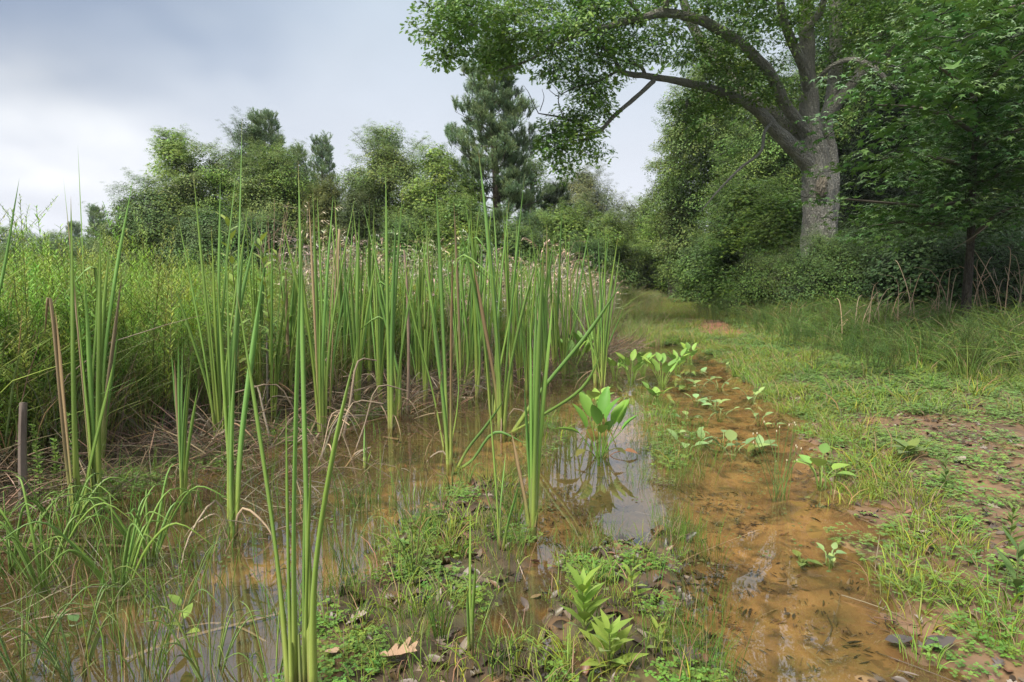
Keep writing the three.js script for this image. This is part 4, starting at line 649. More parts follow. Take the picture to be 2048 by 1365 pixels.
strew('fallen_twigs', 'twig', twigMat, { d0: 1.4, d1: 8, x0: -1.2, x1: 4.8, n: 900, chance: (x, d) => (!wet(x, d) ? 1 : 0), size: [0.15, 1.0], col: browns, tilt: 0.1, label: 'small twigs and straws lying on the mud and soil', seed: 25 });
strew('gravel', 'pebble', dryMat, { d0: 1.5, d1: 9, x0: 1.1, x1: 5, n: 420, chance: (x, d) => (!wet(x, d) ? 1 : 0), size: [0.3, 1.3], col: [[0.13, 0.1, 0.08], [0.17, 0.135, 0.11], [0.13, 0.07, 0.045]], label: 'small pale stones in the red soil', seed: 26 });
strew('floating_leaflets', 'pad', bladeMat, { d0: 2.2, d1: 9.5, x0: -1.6, x1: 3.4, n: 210, up: 0.002, flat: true, tilt: 0, chance: (x, d) => (wet(x, d) && ground(x, -d) < -0.01 ? 0.1 + patch(x, d, 1.1, 26, 0, 0.3) : 0), label: 'tiny leaves floating on the puddle', seed: 27 });

// ---------------------------------------------------------------- cattails, blade by blade
const CT = [0.165, 0.29, 0.06], CTB = [0.29, 0.36, 0.08];
const bladeCol = (c, brown) => (t) => { const k = smoothstep(t, 0.04, 0.42); let q = CTB.map((v, i) => lerp(v, c[i], k)); if (brown && t > 0.96) q = [0.25, 0.15, 0.07]; if (t < 0.03) q = [0.20, 0.14, 0.07]; return q; };
function blade(root, from, to, w, { bow = 0, col = jit(CT, 0.2, 0.14), mid, flare = 0.25 } = {}) {
  const b = from.clone().sub(root.position), e = to.clone().sub(root.position), len = e.distanceTo(b), h = V(e.x - b.x, 0, e.z - b.z);
  const m1 = b.clone().lerp(e, 0.33).addScaledVector(h, -0.10 + bow), m2 = mid ? mid.clone().sub(root.position) : b.clone().lerp(e, 0.68).addScaledVector(h, -0.07 + bow);
  m1.y += len * 0.01;
  return part('blade', strapGeo([b, m1, m2, e], w, bladeCol(col, R() < 0.4), { n: 14, thick: 0.075, prof: (t) => (0.9 + flare * (1 - smoothstep(t, 0.05, 0.4))) * Math.min(1, Math.pow((1 - t) * 3.4, 0.8)), face: V(rr(-0.7, 0.7), 0.05, 1).normalize(), twist: 0.6 }), bladeMat, root);
}
function sheath(root, at, h, w, col = [0.2, 0.25, 0.08]) { const b = at.clone().sub(root.position); part('shoot', tubeGeo([b.clone().add(V(0, -0.06, 0)), b.clone().add(V(0, h * 0.5, 0)), b.clone().add(V(0, h, 0))], [w, w * 0.85, w * 0.5], 7, (t) => (t < 0.3 ? [0.17, 0.11, 0.06] : col), 2), bladeMat, root); }
// base pixel(s), tips as [px, py, depth offset], width
function cattail(label, bases, tips, { w = 0.017, group, h = 0.24, dead = 0, flare = 0.25 } = {}) {
  const B = bases.map(([x, y]) => { const g = G(x, y, -0.02); g.y = Math.min(-0.01, ground(g.x, g.z)) ; const q = ground(g.x, g.z); g.y = q; return g; });
  const t = thing('cattail', B[0], label, 'cattail', group);
  B.forEach((b) => sheath(t, b, h, w * 0.75));
  const n = tips.length;
  tips.forEach(([x, y, dz = rr(-0.25, 0.25), k = -1, bow = 0, wid = 1, fx = 0], i) => {
    const b = B[k >= 0 ? k : i % B.length], from = b.clone().add(V(clamp((x - bases[k >= 0 ? k : i % B.length][0]) / FPX * 0.22, -0.035, 0.035) + rr(-0.008, 0.008) + fx / FPX * -b.z, rr(-0.02, h * 0.3), rr(-0.018, 0.018)));
    const tip = P(x, y, Math.max(1.2, -b.z + dz)), bent = n > 4 && i > 2 && R() < 0.11, mid = bent ? from.clone().lerp(tip, 0.86).add(V(rr(-0.02, 0.02), 0, 0)) : undefined;
    if (bent) tip.add(V(rr(-1, 1) * 0.3, -(tip.y - from.y) * rr(0.22, 0.45), rr(-0.1, 0.1)));
    blade(t, from, tip, w * 1.5 * wid * rr(0.65, 1.25), { bow: bow + rr(-0.09, 0.05), mid, flare, ...(n > 4 && i > 2 && R() < 0.09 ? { col: jit([0.30, 0.23, 0.13], 0.2, 0.08) } : {}) });
  });
  for (let k = 0; k < dead; k++) {                                   // withered leaves hanging at the foot
    const b = B[k % B.length].clone().sub(t.position), a = rr(0, 6.283), o = V(Math.cos(a), 0, Math.sin(a)), L = rr(0.15, 0.4);
    part('withered_leaf', strapGeo([b.clone().add(V(0, 0.04, 0)), b.clone().addScaledVector(o, L * 0.25).add(V(0, L * 0.7, 0)), b.clone().addScaledVector(o, L * 0.7).add(V(0, L * 0.45, 0)), b.clone().addScaledVector(o, L * 0.9).add(V(0, 0.02, 0))], rr(0.008, 0.016), jit([0.26, 0.185, 0.115], 0.25), { n: 9, prof: (q) => 1 - 0.7 * q * q }), dryMat, t);
  }
  return t;
}
R = mulberry(2024);
cattail('big close cattail with long blades fanning up from the bottom edge of the scene', [[604, 1425]], [[596, 322, 0.25, 0, 0.02, 1.1, 22], [603, 466, -0.1, 0, -0.02, 1.05, -20], [612, 860, 0.1, 0, 0, 1, 4], [473, 585, 0.15, 0, -0.06, 1.15, -14], [720, 668, 0.1, 0, -0.06, 1.1, 14], [571, 806, 0.05, 0, 0, 0.9, -8], [622, 900, 0, 0, 0, 0.8, 6]], { w: 0.0085, h: 0.2, flare: 0.6 });
cattail('tall cattail clump at the outer end of the bank, tips dark against the white cloud', [[192, 1034], [206, 965], [156, 1052]], [[155, 290, 0.1, 0], [126, 354, 0.1, 0], [266, 356, 0.1, 1], [132, 412, 0, 0], [141, 392, 0.1, 2], [184, 464, 0, 1], [218, 492, 0.1, 1], [243, 552, 0, 1], [200, 452, 0, 0], [86, 516, 0, 2], [110, 620, 0, 2], [236, 660, 0, 1], [170, 560, 0, 0], [225, 730, 0.1, 2]], { w: 0.0165, dead: 3 });
cattail('slim cattail on the weedy bank between the two tall clumps', [[263, 882]], [[286, 486], [238, 690], [294, 640], [315, 574], [252, 712], [276, 700], [302, 720]], { w: 0.0135, dead: 2 });
cattail('small narrow cattail in the water before the bank, tips level with the weeds', [[367, 1014]], [[341, 698], [356, 672], [385, 690], [396, 772], [364, 690], [348, 720], [376, 730]], { w: 0.0115, dead: 2 });
cattail('tall cattail with one blade rising far above the trees, rooted in open water', [[463, 1072], [441, 920]], [[484, 229, 0.35, 0, 0.02], [386, 346, 0.2, 1], [440, 358, 0.1, 1, 0, 1.4], [354, 427, 0.1, 1], [498, 404, 0.1, 1], [451, 456, 0, 0], [341, 552, 0, 1], [471, 346, 0.2, 1], [422, 452, 0, 1], [405, 500, 0, 1], [530, 520, 0, 0], [488, 470, 0.1, 0], [434, 560, 0, 0], [515, 450, 0.2, 1], [470, 700, 0, 0]], { w: 0.0155, dead: 5 });
cattail('cattail behind the big close blades, standing at the foot of the dry tangle', [[643, 884], [655, 862]], [[625, 376], [634, 392], [666, 390], [684, 383], [709, 398], [563, 436], [590, 448], [672, 470], [617, 400], [700, 520], [640, 560]], { w: 0.017, dead: 5 });
cattail('cattail with upright blades at the end of the fallen stalk', [[782, 862], [802, 838]], [[771, 346], [724, 402], [805, 380], [819, 440], [793, 412], [745, 520], [836, 470], [760, 600]], { w: 0.017, dead: 4 });
cattail('cattail in the water with one blade leaning far over the puddle', [[894, 900], [902, 935]], [[872, 376], [799, 527, 0, 0], [842, 470], [905, 500], [925, 440], [1010, 798, -0.5, 1, 0.05, 0.7], [880, 520], [860, 600], [1005, 850, -0.4, 1, 0, 0.6]], { w: 0.019, dead: 2 });
cattail('tallest cattail of the middle group with wide spreading blades', [[1003, 872], [985, 830]], [[957, 304, 0.1, 0, 0, 1.2], [925, 368], [1050, 342], [912, 421], [1080, 494], [1018, 402], [975, 450], [1248, 560, -0.3, 0, 0.16, 1.2], [945, 520], [1035, 560], [1205, 702, -0.8, 0, 0.2]], { w: 0.02, dead: 4 });
cattail('sturdy cattail on the island\'s tip with a brown stripped foot', [[1064, 1085]], [[1073, 560, 0.1, 0, 0, 1.1], [1060, 640, 0, 0, 0, 1.1], [1106, 590, 0.1, 0, 0, 1.2], [1085, 520], [1022, 862, 0, 0], [1048, 760], [1092, 700]], { w: 0.0165, h: 0.3 });
cattail('cattail standing alone at the thicket\'s end above the leafy water plants', [[1206, 778], [1192, 770]], [[1195, 448], [1172, 474], [1212, 448], [1236, 474], [1146, 474], [1218, 462], [1183, 456], [1251, 612], [1136, 600], [1160, 560], [1228, 540], [1206, 520], [1240, 505]], { w: 0.018, dead: 3 });
cattail('young cattail shoot standing by itself in open water before the fallen stalk', [[731, 928]], [[729, 850], [734, 880], [742, 900]], { w: 0.008, h: 0.1 });
cattail('thin cattail shoot beside the dead oak leaf', [[944, 1345]], [[940, 1010, 0.1], [952, 1120], [934, 1180]], { w: 0.008, h: 0.16 });
cattail('slender leaning cattail on the island behind the rushes', [[1000, 1120]], [[978, 800, 0.2], [1012, 900], [1040, 960], [960, 950]], { w: 0.008, h: 0.14 });
{ // the thicket behind
  const feet = [[662, 822], [690, 812], [715, 836], [740, 806], [760, 822], [838, 800], [852, 812], [870, 782], [922, 792], [940, 786], [955, 798], [972, 782], [1022, 790], [1040, 776], [1055, 784], [1078, 768], [1092, 772], [1110, 758], [1128, 762], [1142, 748], [905, 772], [820, 790], [1004, 768], [548, 872], [520, 862], [580, 850]];
  feet.sort((a, b) => a[0] - b[0]);
  feet.forEach(([x, y], i) => {
    const tips = [], n = 6 + Math.floor(R() * 5), high = rr(380, 500);
    for (let k = 0; k < n; k++) tips.push([x + rr(-1, 1) * (18 + 30 * R()), high + rr(0, 150) * (k ? 1 : 0), rr(-0.4, 0.4)]);
    cattail(ORD[i] + ' cattail in the back row of the thicket, counted from the dry tangle', [[x, y]], tips, { w: rr(0.014, 0.018), dead: 2 + Math.floor(R() * 2), group: 'cattails in the back row' });
  });
  R = mulberry(77);
  [[18, 356, -0.02, 'cattail mostly out of view, one blade tip reaching in over the treeline']].forEach(([x, y, , l]) => { const t = thing('cattail', drop(-2.75, -2.55), l, 'cattail'); blade(t, t.position.clone(), P(38, 357, 2.45), 0.018, { bow: 0.15 }); blade(t, t.position.clone(), P(-30, 420, 2.5), 0.018); blade(t, t.position.clone(), P(-80, 500, 2.5), 0.018); });
}
// dead upright stalks and fallen reeds that stand out
const stalk = (label, pts, w, col, name = 'dead_stalk', cat = 'stalk', mat = dryMat) => { const q = pts.map(([x, y, d]) => P(x, y, d)), t = thing(name, q[0].clone(), label, cat); part('stem', tubeGeo(q.map((p) => p.sub(t.position)), w, 6, (k) => tint(col, 0.85 + 0.3 * Math.abs(Math.sin(k * 21))), 4, 0.06), mat, t); return t; };
stalk('thick broken brown stalk standing at the outer side of the bank', [[47, 1030, 2.75], [44, 900, 2.78], [46, 806, 2.8]], [0.021, 0.018, 0.016], [0.11, 0.085, 0.07]);
stalk('brown dead cattail stalk upright in the thicket', [[815, 832, 5.2], [817, 700, 5.2], [813, 560, 5.25], [808, 500, 5.3]], [0.017, 0.014, 0.008], [0.17, 0.12, 0.085]);
stalk('grey dead stalk upright behind the close blades', [[535, 860, 4.5], [534, 740, 4.5], [533, 668, 4.5]], [0.009, 0.008, 0.006], [0.22, 0.19, 0.16]);
stalk('brown fallen stalk lying from the dry tangle into the water', [[560, 830, 4.9], [690, 862, 4.75], [797, 880, 4.4]], [0.012, 0.014, 0.012], [0.15, 0.10, 0.07], 'fallen_stalk');
stalk('pale fallen stalk crossing the dry tangle above the water', [[575, 838, 4.6], [640, 905, 4.2], [686, 936, 3.95]], [0.011, 0.013, 0.01], [0.24, 0.17, 0.11], 'fallen_stalk');
stalk('dark fallen stalk in the water beside the leaning cattail', [[755, 795, 5.8], [850, 858, 5], [925, 896, 4.45]], [0.012, 0.012, 0.009], [0.13, 0.085, 0.06], 'fallen_stalk');
stalk('bleached fallen reed crossing the bank between slim and narrow cattails', [[292, 848, 4.1], [350, 888, 3.9], [440, 920, 3.75]], [0.006, 0.007, 0.006], [0.34, 0.28, 0.22], 'fallen_stalk');
[['bleached fallen reed lying lowest of three across the dark water\'s edge', [[-30, 1092, 2.5], [150, 1090, 2.55], [330, 1098, 2.55]], 0.011], ['bleached fallen reed lying in the middle of three across the dark water\'s edge', [[-30, 1078, 2.55], [140, 1070, 2.62], [372, 1100, 2.6]], 0.009], ['bleached fallen reed lying topmost of three across the dark water\'s edge', [[-30, 1112, 2.45], [120, 1082, 2.55], [290, 1070, 2.62]], 0.008], ['grey sunken reed slanting through the dark corner water', [[-20, 1275, 1.95], [130, 1225, 2.08], [285, 1192, 2.18]], 0.012], ['tan fallen reed slanting up from the bottom edge in the corner water', [[150, 1365, 1.72], [330, 1290, 1.88], [560, 1228, 2.05]], 0.009], ['tan fallen reed beside the close cattail\'s foot in shallow water', [[330, 1262, 1.96], [450, 1248, 2], [560, 1300, 1.86]], 0.006]].forEach(([l, q, w]) => stalk(l, q, [w * 0.75, w * 0.85, w * 0.5], [0.2, 0.155, 0.11], 'fallen_reed', 'fallen reed'));
stalk('long bare twig lying from the bottom edge over the island to the open orange water', [[1000, 1378, 1.66], [1150, 1255, 1.98], [1330, 1140, 2.32], [1440, 1090, 2.56], [1520, 1060, 2.72]], [0.0032, 0.003, 0.0028, 0.0022], [0.30, 0.215, 0.15], 'fallen_twig', 'twig');
stalk('crooked pale straw leaning down to the mud beside the island inlet', [[1035, 1120, 2.3], [1050, 1160, 2.2], [1075, 1215, 2.05], [1095, 1300, 1.85]], [0.0025, 0.002, 0.0015], [0.33, 0.25, 0.2], 'dead_straw', 'straw');
stalk('dark stick lying across the flooded inlet', [[1082, 1298, 1.86], [1140, 1302, 1.85], [1188, 1300, 1.84]], [0.003, 0.003, 0.002], [0.12, 0.07, 0.055], 'fallen_twig', 'twig');
stalk('brown curved twig arching from the wood\'s edge bushes down to the dry canes', [[1985, 445, 8.1], [1945, 475, 8], [1905, 500, 8]], [0.006, 0.005, 0.003], [0.17, 0.13, 0.1], 'bare_twig', 'twig');
{ R = mulberry(88); const t = thing('seed_stalk', P(958, 1045, 1.5), 'thin green seed stalk leaning across the island before the oak leaf', 'grass stalk'), q = [[955, 1040, 1.5], [985, 1110, 1.42], [1025, 1200, 1.36], [1060, 1300, 1.32], [1090, 1400, 1.3]].map(([x, y, d]) => P(x, y, d).sub(t.position)); part('stem', tubeGeo(q, [0.0016, 0.002], 5, [0.14, 0.17, 0.05], 5), bladeMat, t); const c = new THREE.CatmullRomCurve3(q); const g = new GB(); for (let k = 0; k < 26; k++) leaf(g, 'small', c.getPoint(k / 30), V(rr(-0.3, 0.3), 1, rr(-0.3, 0.3)), V(rr(-1, 1), 0, 1), 0.012, jit([0.2, 0.22, 0.08], 0.2), 0.4, 0); part('seed_head', g.build(), bladeMat, t); }
{ R = mulberry(89); const t = thing('seed_stalk', P(835, 1130, 1.75), 'tall brownish seed stalk rising in front of the thicket from the island', 'grass stalk'), q = [[832, 1130, 1.75], [846, 1000, 1.72], [868, 860, 1.7], [884, 740, 1.7]].map(([x, y, d]) => P(x, y, d).sub(t.position)); part('stem', tubeGeo(q, [0.0022, 0.0015, 0.001], 5, [0.15, 0.13, 0.055], 5), bladeMat, t); const c = new THREE.CatmullRomCurve3(q), g = new GB(); for (let k = 0; k < 30; k++) leaf(g, 'small', c.getPoint(0.45 + k / 56), V(rr(-0.4, 0.4), 1, rr(-0.4, 0.4)), V(rr(-1, 1), 0, 1), 0.013, jit([0.17, 0.13, 0.06], 0.2), 0.4, 0); part('seed_head', g.build(), bladeMat, t); }
// bent dry reeds of the tangle and dry canes, each a thing with a stem and a hanging leaf
{ R = mulberry(91);
  for (let i = 0; i < 52; i++) {
    const gp = G(rr(500, 720), rr(815, 925)), d = i < 26 ? -gp.z : rr(3.0, 6.8), x = i < 26 ? gp.x : meadowEdge(d) + rr(-0.3, 0.3), b = drop(x, -d, -0.02), t = thing('dry_reed', b, 'broken dry tan reed in the tangle along the reed bank', 'dry reed', 'dry reeds of the tangle'), a = rr(0, 6.283), L = rr(0.3, 0.75), up = rr(0.15, 0.85), o = V(Math.cos(a), 0, Math.sin(a)), c = jit([0.27, 0.205, 0.14], 0.45, 0.08), m = V(o.x * L * 0.35, L * up, o.z * L * 0.35);
    part('stem', strapGeo([V(0, 0, 0), m.clone().multiplyScalar(0.5), m, m.clone().add(V(o.x * L * 0.4, -L * 0.25 * R() + 0.02, o.z * L * 0.4))], rr(0.012, 0.024), c, { n: 9, thick: 0.3, prof: (q) => 1 - 0.5 * q }), dryMat, t);
    if (R() < 0.6) part('leaf', strapGeo([m.clone().multiplyScalar(0.7), m.clone().add(V(-o.z * 0.1, 0.04, o.x * 0.1)), m.clone().add(V(-o.z * 0.25, -0.16, o.x * 0.22))], 0.009, jit(c, 0.15), { n: 6 }), dryMat, t);
  }
  for (let i = 0; i < 28; i++) {
    const q0 = P(1695 + i * 13 + rr(-6, 6), 600, rr(8.3, 9.8)), b = drop(q0.x, q0.z), t = thing('dry_cane', b, ORD[i] + ' tan dry cane before the dark wood, counted from the oak', 'dry cane', 'dry canes along the wood'), L = rr(0.7, 1.35), a = rr(0, 6.283), o = V(Math.cos(a), 0, Math.sin(a) * 0.4), lean = rr(0.05, 0.4), c = jit([0.36, 0.26, 0.18], 0.25, 0.06);
    part('stem', tubeGeo([V(0, -0.05, 0), V(o.x * L * lean * 0.3, L * 0.5, o.z * L * lean * 0.3), V(o.x * L * lean, L * 0.92, o.z * L * lean), V(o.x * L * (lean + 0.25 * R()), L * 0.97, o.z * L * (lean + 0.2))], [0.0075, 0.0055, 0.003], 5, c, 3), dryMat, t);
    for (let k = 0; k < 2; k++) part('leaf', strapGeo([V(o.x * L * lean * 0.4, L * (0.4 + 0.2 * k), 0), V(o.x * L * lean * 0.4 + rr(-0.12, 0.12), L * (0.55 + 0.2 * k), rr(-0.06, 0.06)), V(o.x * L * lean * 0.4 + rr(-0.25, 0.25), L * (0.42 + 0.2 * k), 0)], 0.008, jit(c, 0.2), { n: 6 }), dryMat, t);
  }
}
// ---------------------------------------------------------------- sedges with arching blades
R = mulberry(303);
function sedge(label, [px, py], n, L, { col = [0.155, 0.265, 0.05], w = 0.0125, arch = 1, group } = {}) {
  const g0 = G(px, py, 0), b = drop(g0.x, g0.z, -0.01), t = thing('sedge', b, label, 'sedge', group);
  for (let k = 0; k < n; k++) {
    const a = (k / n) * 6.283 + rr(-0.4, 0.4), o = V(Math.cos(a), 0, Math.sin(a)), l = L * rr(0.6, 1.1), s = rr(0.15, 0.75) * arch, p = V(o.x * 0.015, 0, o.z * 0.015);
    part('blade', strapGeo([p, V(o.x * l * 0.16 * (1 + s), l * 0.5, o.z * l * 0.16 * (1 + s)), V(o.x * l * (0.28 + 0.3 * s), l * (0.86 - 0.25 * s), o.z * l * (0.28 + 0.3 * s)), V(o.x * l * (0.36 + 0.66 * s), l * (1.02 - 0.8 * s), o.z * l * (0.36 + 0.66 * s))], w * 1.2 * rr(0.75, 1.2), jit(col, 0.18, 0.12), { n: 12, thick: 0.18 }), bladeMat, t);
  }
  return t;
}
sedge('arching sedge at the water\'s edge below the tall outer clump', [236, 1160], 17, 0.52);
sedge('arching sedge with long drooping blades at the outer bottom of the reed bank', [84, 1150], 16, 0.55, { arch: 1.1 });
sedge('upright sedge beside the arching one, between it and the narrow cattail', [296, 1100], 12, 0.46, { arch: 0.8 });
sedge('sedge at the foot of the thick broken stalk', [130, 1075], 11, 0.45);
sedge('sedge spreading over the fallen reeds at the outer border of the scene', [18, 1120], 12, 0.5);
sedge('loose thin grass clump standing in the corner of dark water', [150, 1330], 13, 0.36, { w: 0.006, col: [0.15, 0.22, 0.06] });
sedge('thin arching grass before the corner water, beside the close cattail', [420, 1345], 12, 0.34, { w: 0.006, col: [0.17, 0.25, 0.06] });
sedge('thin arching grass between dark water and fallen straws', [290, 1345], 10, 0.32, { w: 0.0055, col: [0.17, 0.23, 0.06] });
sedge('thin grass clump in dark water behind the pale sprout', [350, 1225], 11, 0.4, { w: 0.006, col: [0.16, 0.24, 0.06] });
sedge('thin grass clump at the outer bottom corner', [40, 1330], 12, 0.42, { w: 0.006, col: [0.14, 0.22, 0.06] });
sedge('slim grass clump close before the big close cattail', [545, 1350], 10, 0.3, { w: 0.006, col: [0.18, 0.27, 0.06], arch: 0.7 });
sedge('grass clump on the shoal at the foot of the leaning cattail', [930, 965], 14, 0.24, { w: 0.006, col: [0.18, 0.28, 0.06], arch: 0.7 });
sedge('grass tuft leaning at the island\'s upper shore', [690, 1125], 12, 0.34, { w: 0.006, col: [0.14, 0.19, 0.06], arch: 0.7 });
sedge('bright grass tuft in the middle of the island', [830, 1160], 14, 0.3, { w: 0.006, col: [0.15, 0.22, 0.05] });
sedge('low rush tuft at the waterline behind the young shoot', [712, 990], 16, 0.2, { w: 0.005, col: [0.13, 0.14, 0.06], arch: 0.9 });
sedge('rush tuft beside the flooded inlet', [880, 1290], 18, 0.24, { w: 0.004, col: [0.11, 0.18, 0.03], arch: 0.5 });
sedge('bright rush tuft at the foot of the sturdy cattail', [1028, 1055], 18, 0.22, { w: 0.005, col: [0.11, 0.20, 0.03], arch: 0.5 });
sedge('dark rush tuft at the bottom edge beside the inlet', [1000, 1370], 15, 0.2, { w: 0.004, col: [0.06, 0.10, 0.03], arch: 0.9 });
sedge('leafy grass tuft on the shoal near the leaning cattail', [905, 985], 16, 0.2, { w: 0.006, col: [0.14, 0.2, 0.05], arch: 0.6 });
sedge('dense grass tuft on the bank of the verge above the red soil', [1890, 755], 20, 0.34, { w: 0.006, col: [0.09, 0.15, 0.035] });
sedge('fresh grass tuft at the puddle\'s shore opposite the lone water plant', [1660, 905], 14, 0.17, { w: 0.005, col: [0.15, 0.24, 0.04], arch: 0.6 });
sedge('fine grass standing in the water below the grassy bank', [1470, 752], 22, 0.3, { w: 0.005, col: [0.1, 0.18, 0.03], arch: 0.3 });
{ R = mulberry(310); const g0 = G(1560, 985), b = drop(g0.x, g0.z), t = thing('spike_rush', b, 'spike rush clump with tiny pale tips standing in the orange water', 'rush');
  for (let k = 0; k < 15; k++) { const a = rr(0, 6.283), q = rr(0.01, 0.05), e = P(1560 + rr(-62, 52), 985 - rr(60, 150), -b.z + rr(-0.15, 0.15)).sub(b), p = V(Math.cos(a) * q, 0, Math.sin(a) * q); const st = part('stem', tubeGeo([p, p.clone().lerp(e, 0.5).add(V(0, 0.02, 0)), e], [0.0022, 0.0016], 5, jit([0.12, 0.2, 0.045], 0.2), 3), bladeMat, t), s = part('spikelet', new THREE.SphereGeometry(1, 6, 5).scale(0.0035, 0.007, 0.0035), dryCream, st); s.position.copy(e); } }
// ---------------------------------------------------------------- water plantain
function plantainLeaf(t, b, tip, size, { col = [0.16, 0.27, 0.055], nod = 0.5, kind = 'wide' } = {}) {
  const stem = part('leaf_stalk', tubeGeo([b, b.clone().lerp(tip, 0.55).add(V(0, 0.03, 0)), tip], [0.0045, 0.0028], 5, tint(col, 0.95, 0.06), 3), bladeMat, t);
  const o = V(tip.x - b.x, 0, tip.z - b.z); if (o.length() < 0.01) o.set(rr(-1, 1), 0, rr(-1, 1)); o.normalize();
  const d = V(o.x * (0.22 + 0.7 * nod) + rr(-0.16, 0.16), lerp(1.1, -0.1, nod) + rr(-0.1, 0.1), o.z * (0.22 + 0.7 * nod) + rr(-0.16, 0.16)).normalize(), g = new GB(); leaf(g, kind, V(0, 0, 0), d, V(-o.x * 0.8, 1, -o.z * 0.8), size, jit(col, 0.28, 0.14), 0.3, rr(0.1, 0.3), (size > 0.14 ? 0.62 : 1) * rr(0.85, 1.1));
  const m = part('leaf', g.build(), bladeMat, stem); m.position.copy(tip); return stem;
}
function plantain(label, [px, py], n, H, size, { spread = 0.5, group, col, nod = 0.5 } = {}) {
  const g0 = G(px, py), b = drop(g0.x, g0.z, -0.01), t = thing('water_plantain', b, label, 'water plantain', group);
  for (let k = 0; k < n; k++) { const a = (k / n) * 6.283 + rr(-0.5, 0.5), h = H * rr(0.55, 1.05), s = h * spread * rr(0.4, 1.2); plantainLeaf(t, V(Math.cos(a) * 0.01, 0, Math.sin(a) * 0.01), V(Math.cos(a) * s, h, Math.sin(a) * s), size * rr(0.75, 1.15), { col: col ?? [0.16, 0.27, 0.055], nod: nod * rr(0.5, 1.4) }); }
  return t;
}
R = mulberry(404);
{ const g0 = G(1200, 912), b = drop(g0.x, g0.z, -0.01), t = thing('water_plantain', b, 'large water plantain with broad upright leaves mirrored in the puddle', 'water plantain'), D = -g0.z;
  for (const [x, y, dz, s, nod] of [[1172, 858, 0.05, 0.19, 0.1], [1180, 835, 0.12, 0.2, 0.15], [1195, 850, -0.08, 0.17, 0.1], [1212, 842, 0.02, 0.18, 0.05], [1228, 850, 0.05, 0.19, 0.1], [1205, 830, 0.15, 0.2, 0], [1238, 848, 0.12, 0.18, 0.2], [1218, 862, -0.12, 0.15, 0.3], [1160, 868, 0, 0.17, 0.75], [1202, 868, -0.14, 0.14, 0.3], [1244, 862, -0.02, 0.15, 0.4]]) plantainLeaf(t, V(rr(-0.02, 0.02), 0, rr(-0.02, 0.02)), P(x, y, D + dz).sub(b), s * 1.05, { nod, col: [0.115, 0.24, 0.035] });
  for (const [x, y, dz] of [[1230, 897, -0.1], [1170, 900, -0.1], [1250, 902, 0]]) { const e = P(x, y, D + dz).sub(b); plantainLeaf(t, V(0, 0.01, 0), V(e.x, Math.max(0.02, e.y), e.z), 0.09, { nod: 1, col: x === 1250 ? [0.2, 0.1, 0.055] : [0.14, 0.15, 0.04] }); }
  for (let k = 0; k < 14; k++) { const a = rr(0, 6.283), l = rr(0.05, 0.1); part('old_stalk', tubeGeo([V(0, 0.02, 0), V(Math.cos(a) * l * 0.6, 0.04, Math.sin(a) * l * 0.6), V(Math.cos(a) * l, 0.004, Math.sin(a) * l)], [0.004, 0.002], 4, [0.1, 0.055, 0.03], 2), dryMat, t); } }
plantain('water plantain alone near the grassy shore with one big pale leaf', [1642, 972], 7, 0.2, 0.105, { spread: 0.7, nod: 0.6 });
[[1140, 752, 9, 0.46, 0.2, 'tall water plantain beside the thicket\'s last cattails'], [1165, 744, 8, 0.48, 0.2, 'tall water plantain between the last cattails and the lone cattail'], [1262, 762, 9, 0.3, 0.17, 'water plantain next to the lone cattail, wide leaves half up'], [1286, 748, 7, 0.3, 0.16, 'water plantain behind the wide leaved one, next to the lone cattail'], [1325, 768, 8, 0.32, 0.18, 'dark leaved water plantain with a leaf turned from the light'], [1312, 800, 6, 0.18, 0.12, 'small water plantain before the dark leaved one'], [1355, 742, 8, 0.26, 0.15, 'water plantain at the head of the long seedling row'], [1230, 752, 6, 0.28, 0.15, 'water plantain just behind the lone cattail\'s foot'], [1192, 822, 7, 0.24, 0.13, 'water plantain behind the large mirrored one'], [1380, 720, 7, 0.22, 0.13, 'water plantain in the puddle\'s far end']].forEach(([x, y, n, h, s, l]) => plantain(l, [x, y], Math.round(n * 1.5), h, s, { spread: 0.5, nod: 0.35, col: [0.19, 0.31, 0.06] }));
[[1378, 836], [1392, 800], [1412, 838], [1398, 772], [1378, 770], [1440, 828], [1420, 800], [1385, 880], [1408, 886], [1447, 880], [1465, 900], [1500, 892], [1522, 890], [1505, 800], [1552, 850], [1520, 838], [1440, 775], [1420, 755], [1400, 742], [1455, 735], [1440, 900], [1375, 905], [1605, 1112], [1660, 1120], [1430, 812], [1368, 760]].sort((a, b) => a[1] - b[1]).forEach(([x, y], i) => plantain(ORD[i] + ' small water plantain seedling of the long row, counted from the far end', [x, y], 2 + Math.floor(R() * 4), rr(0.05, 0.16) * (y > 1000 ? 0.5 : 1), rr(0.06, 0.115) * (y > 1000 ? 0.55 : 1), { spread: 0.8, nod: 0.7, group: 'water plantain seedlings', col: [0.20, 0.30, 0.11] }));
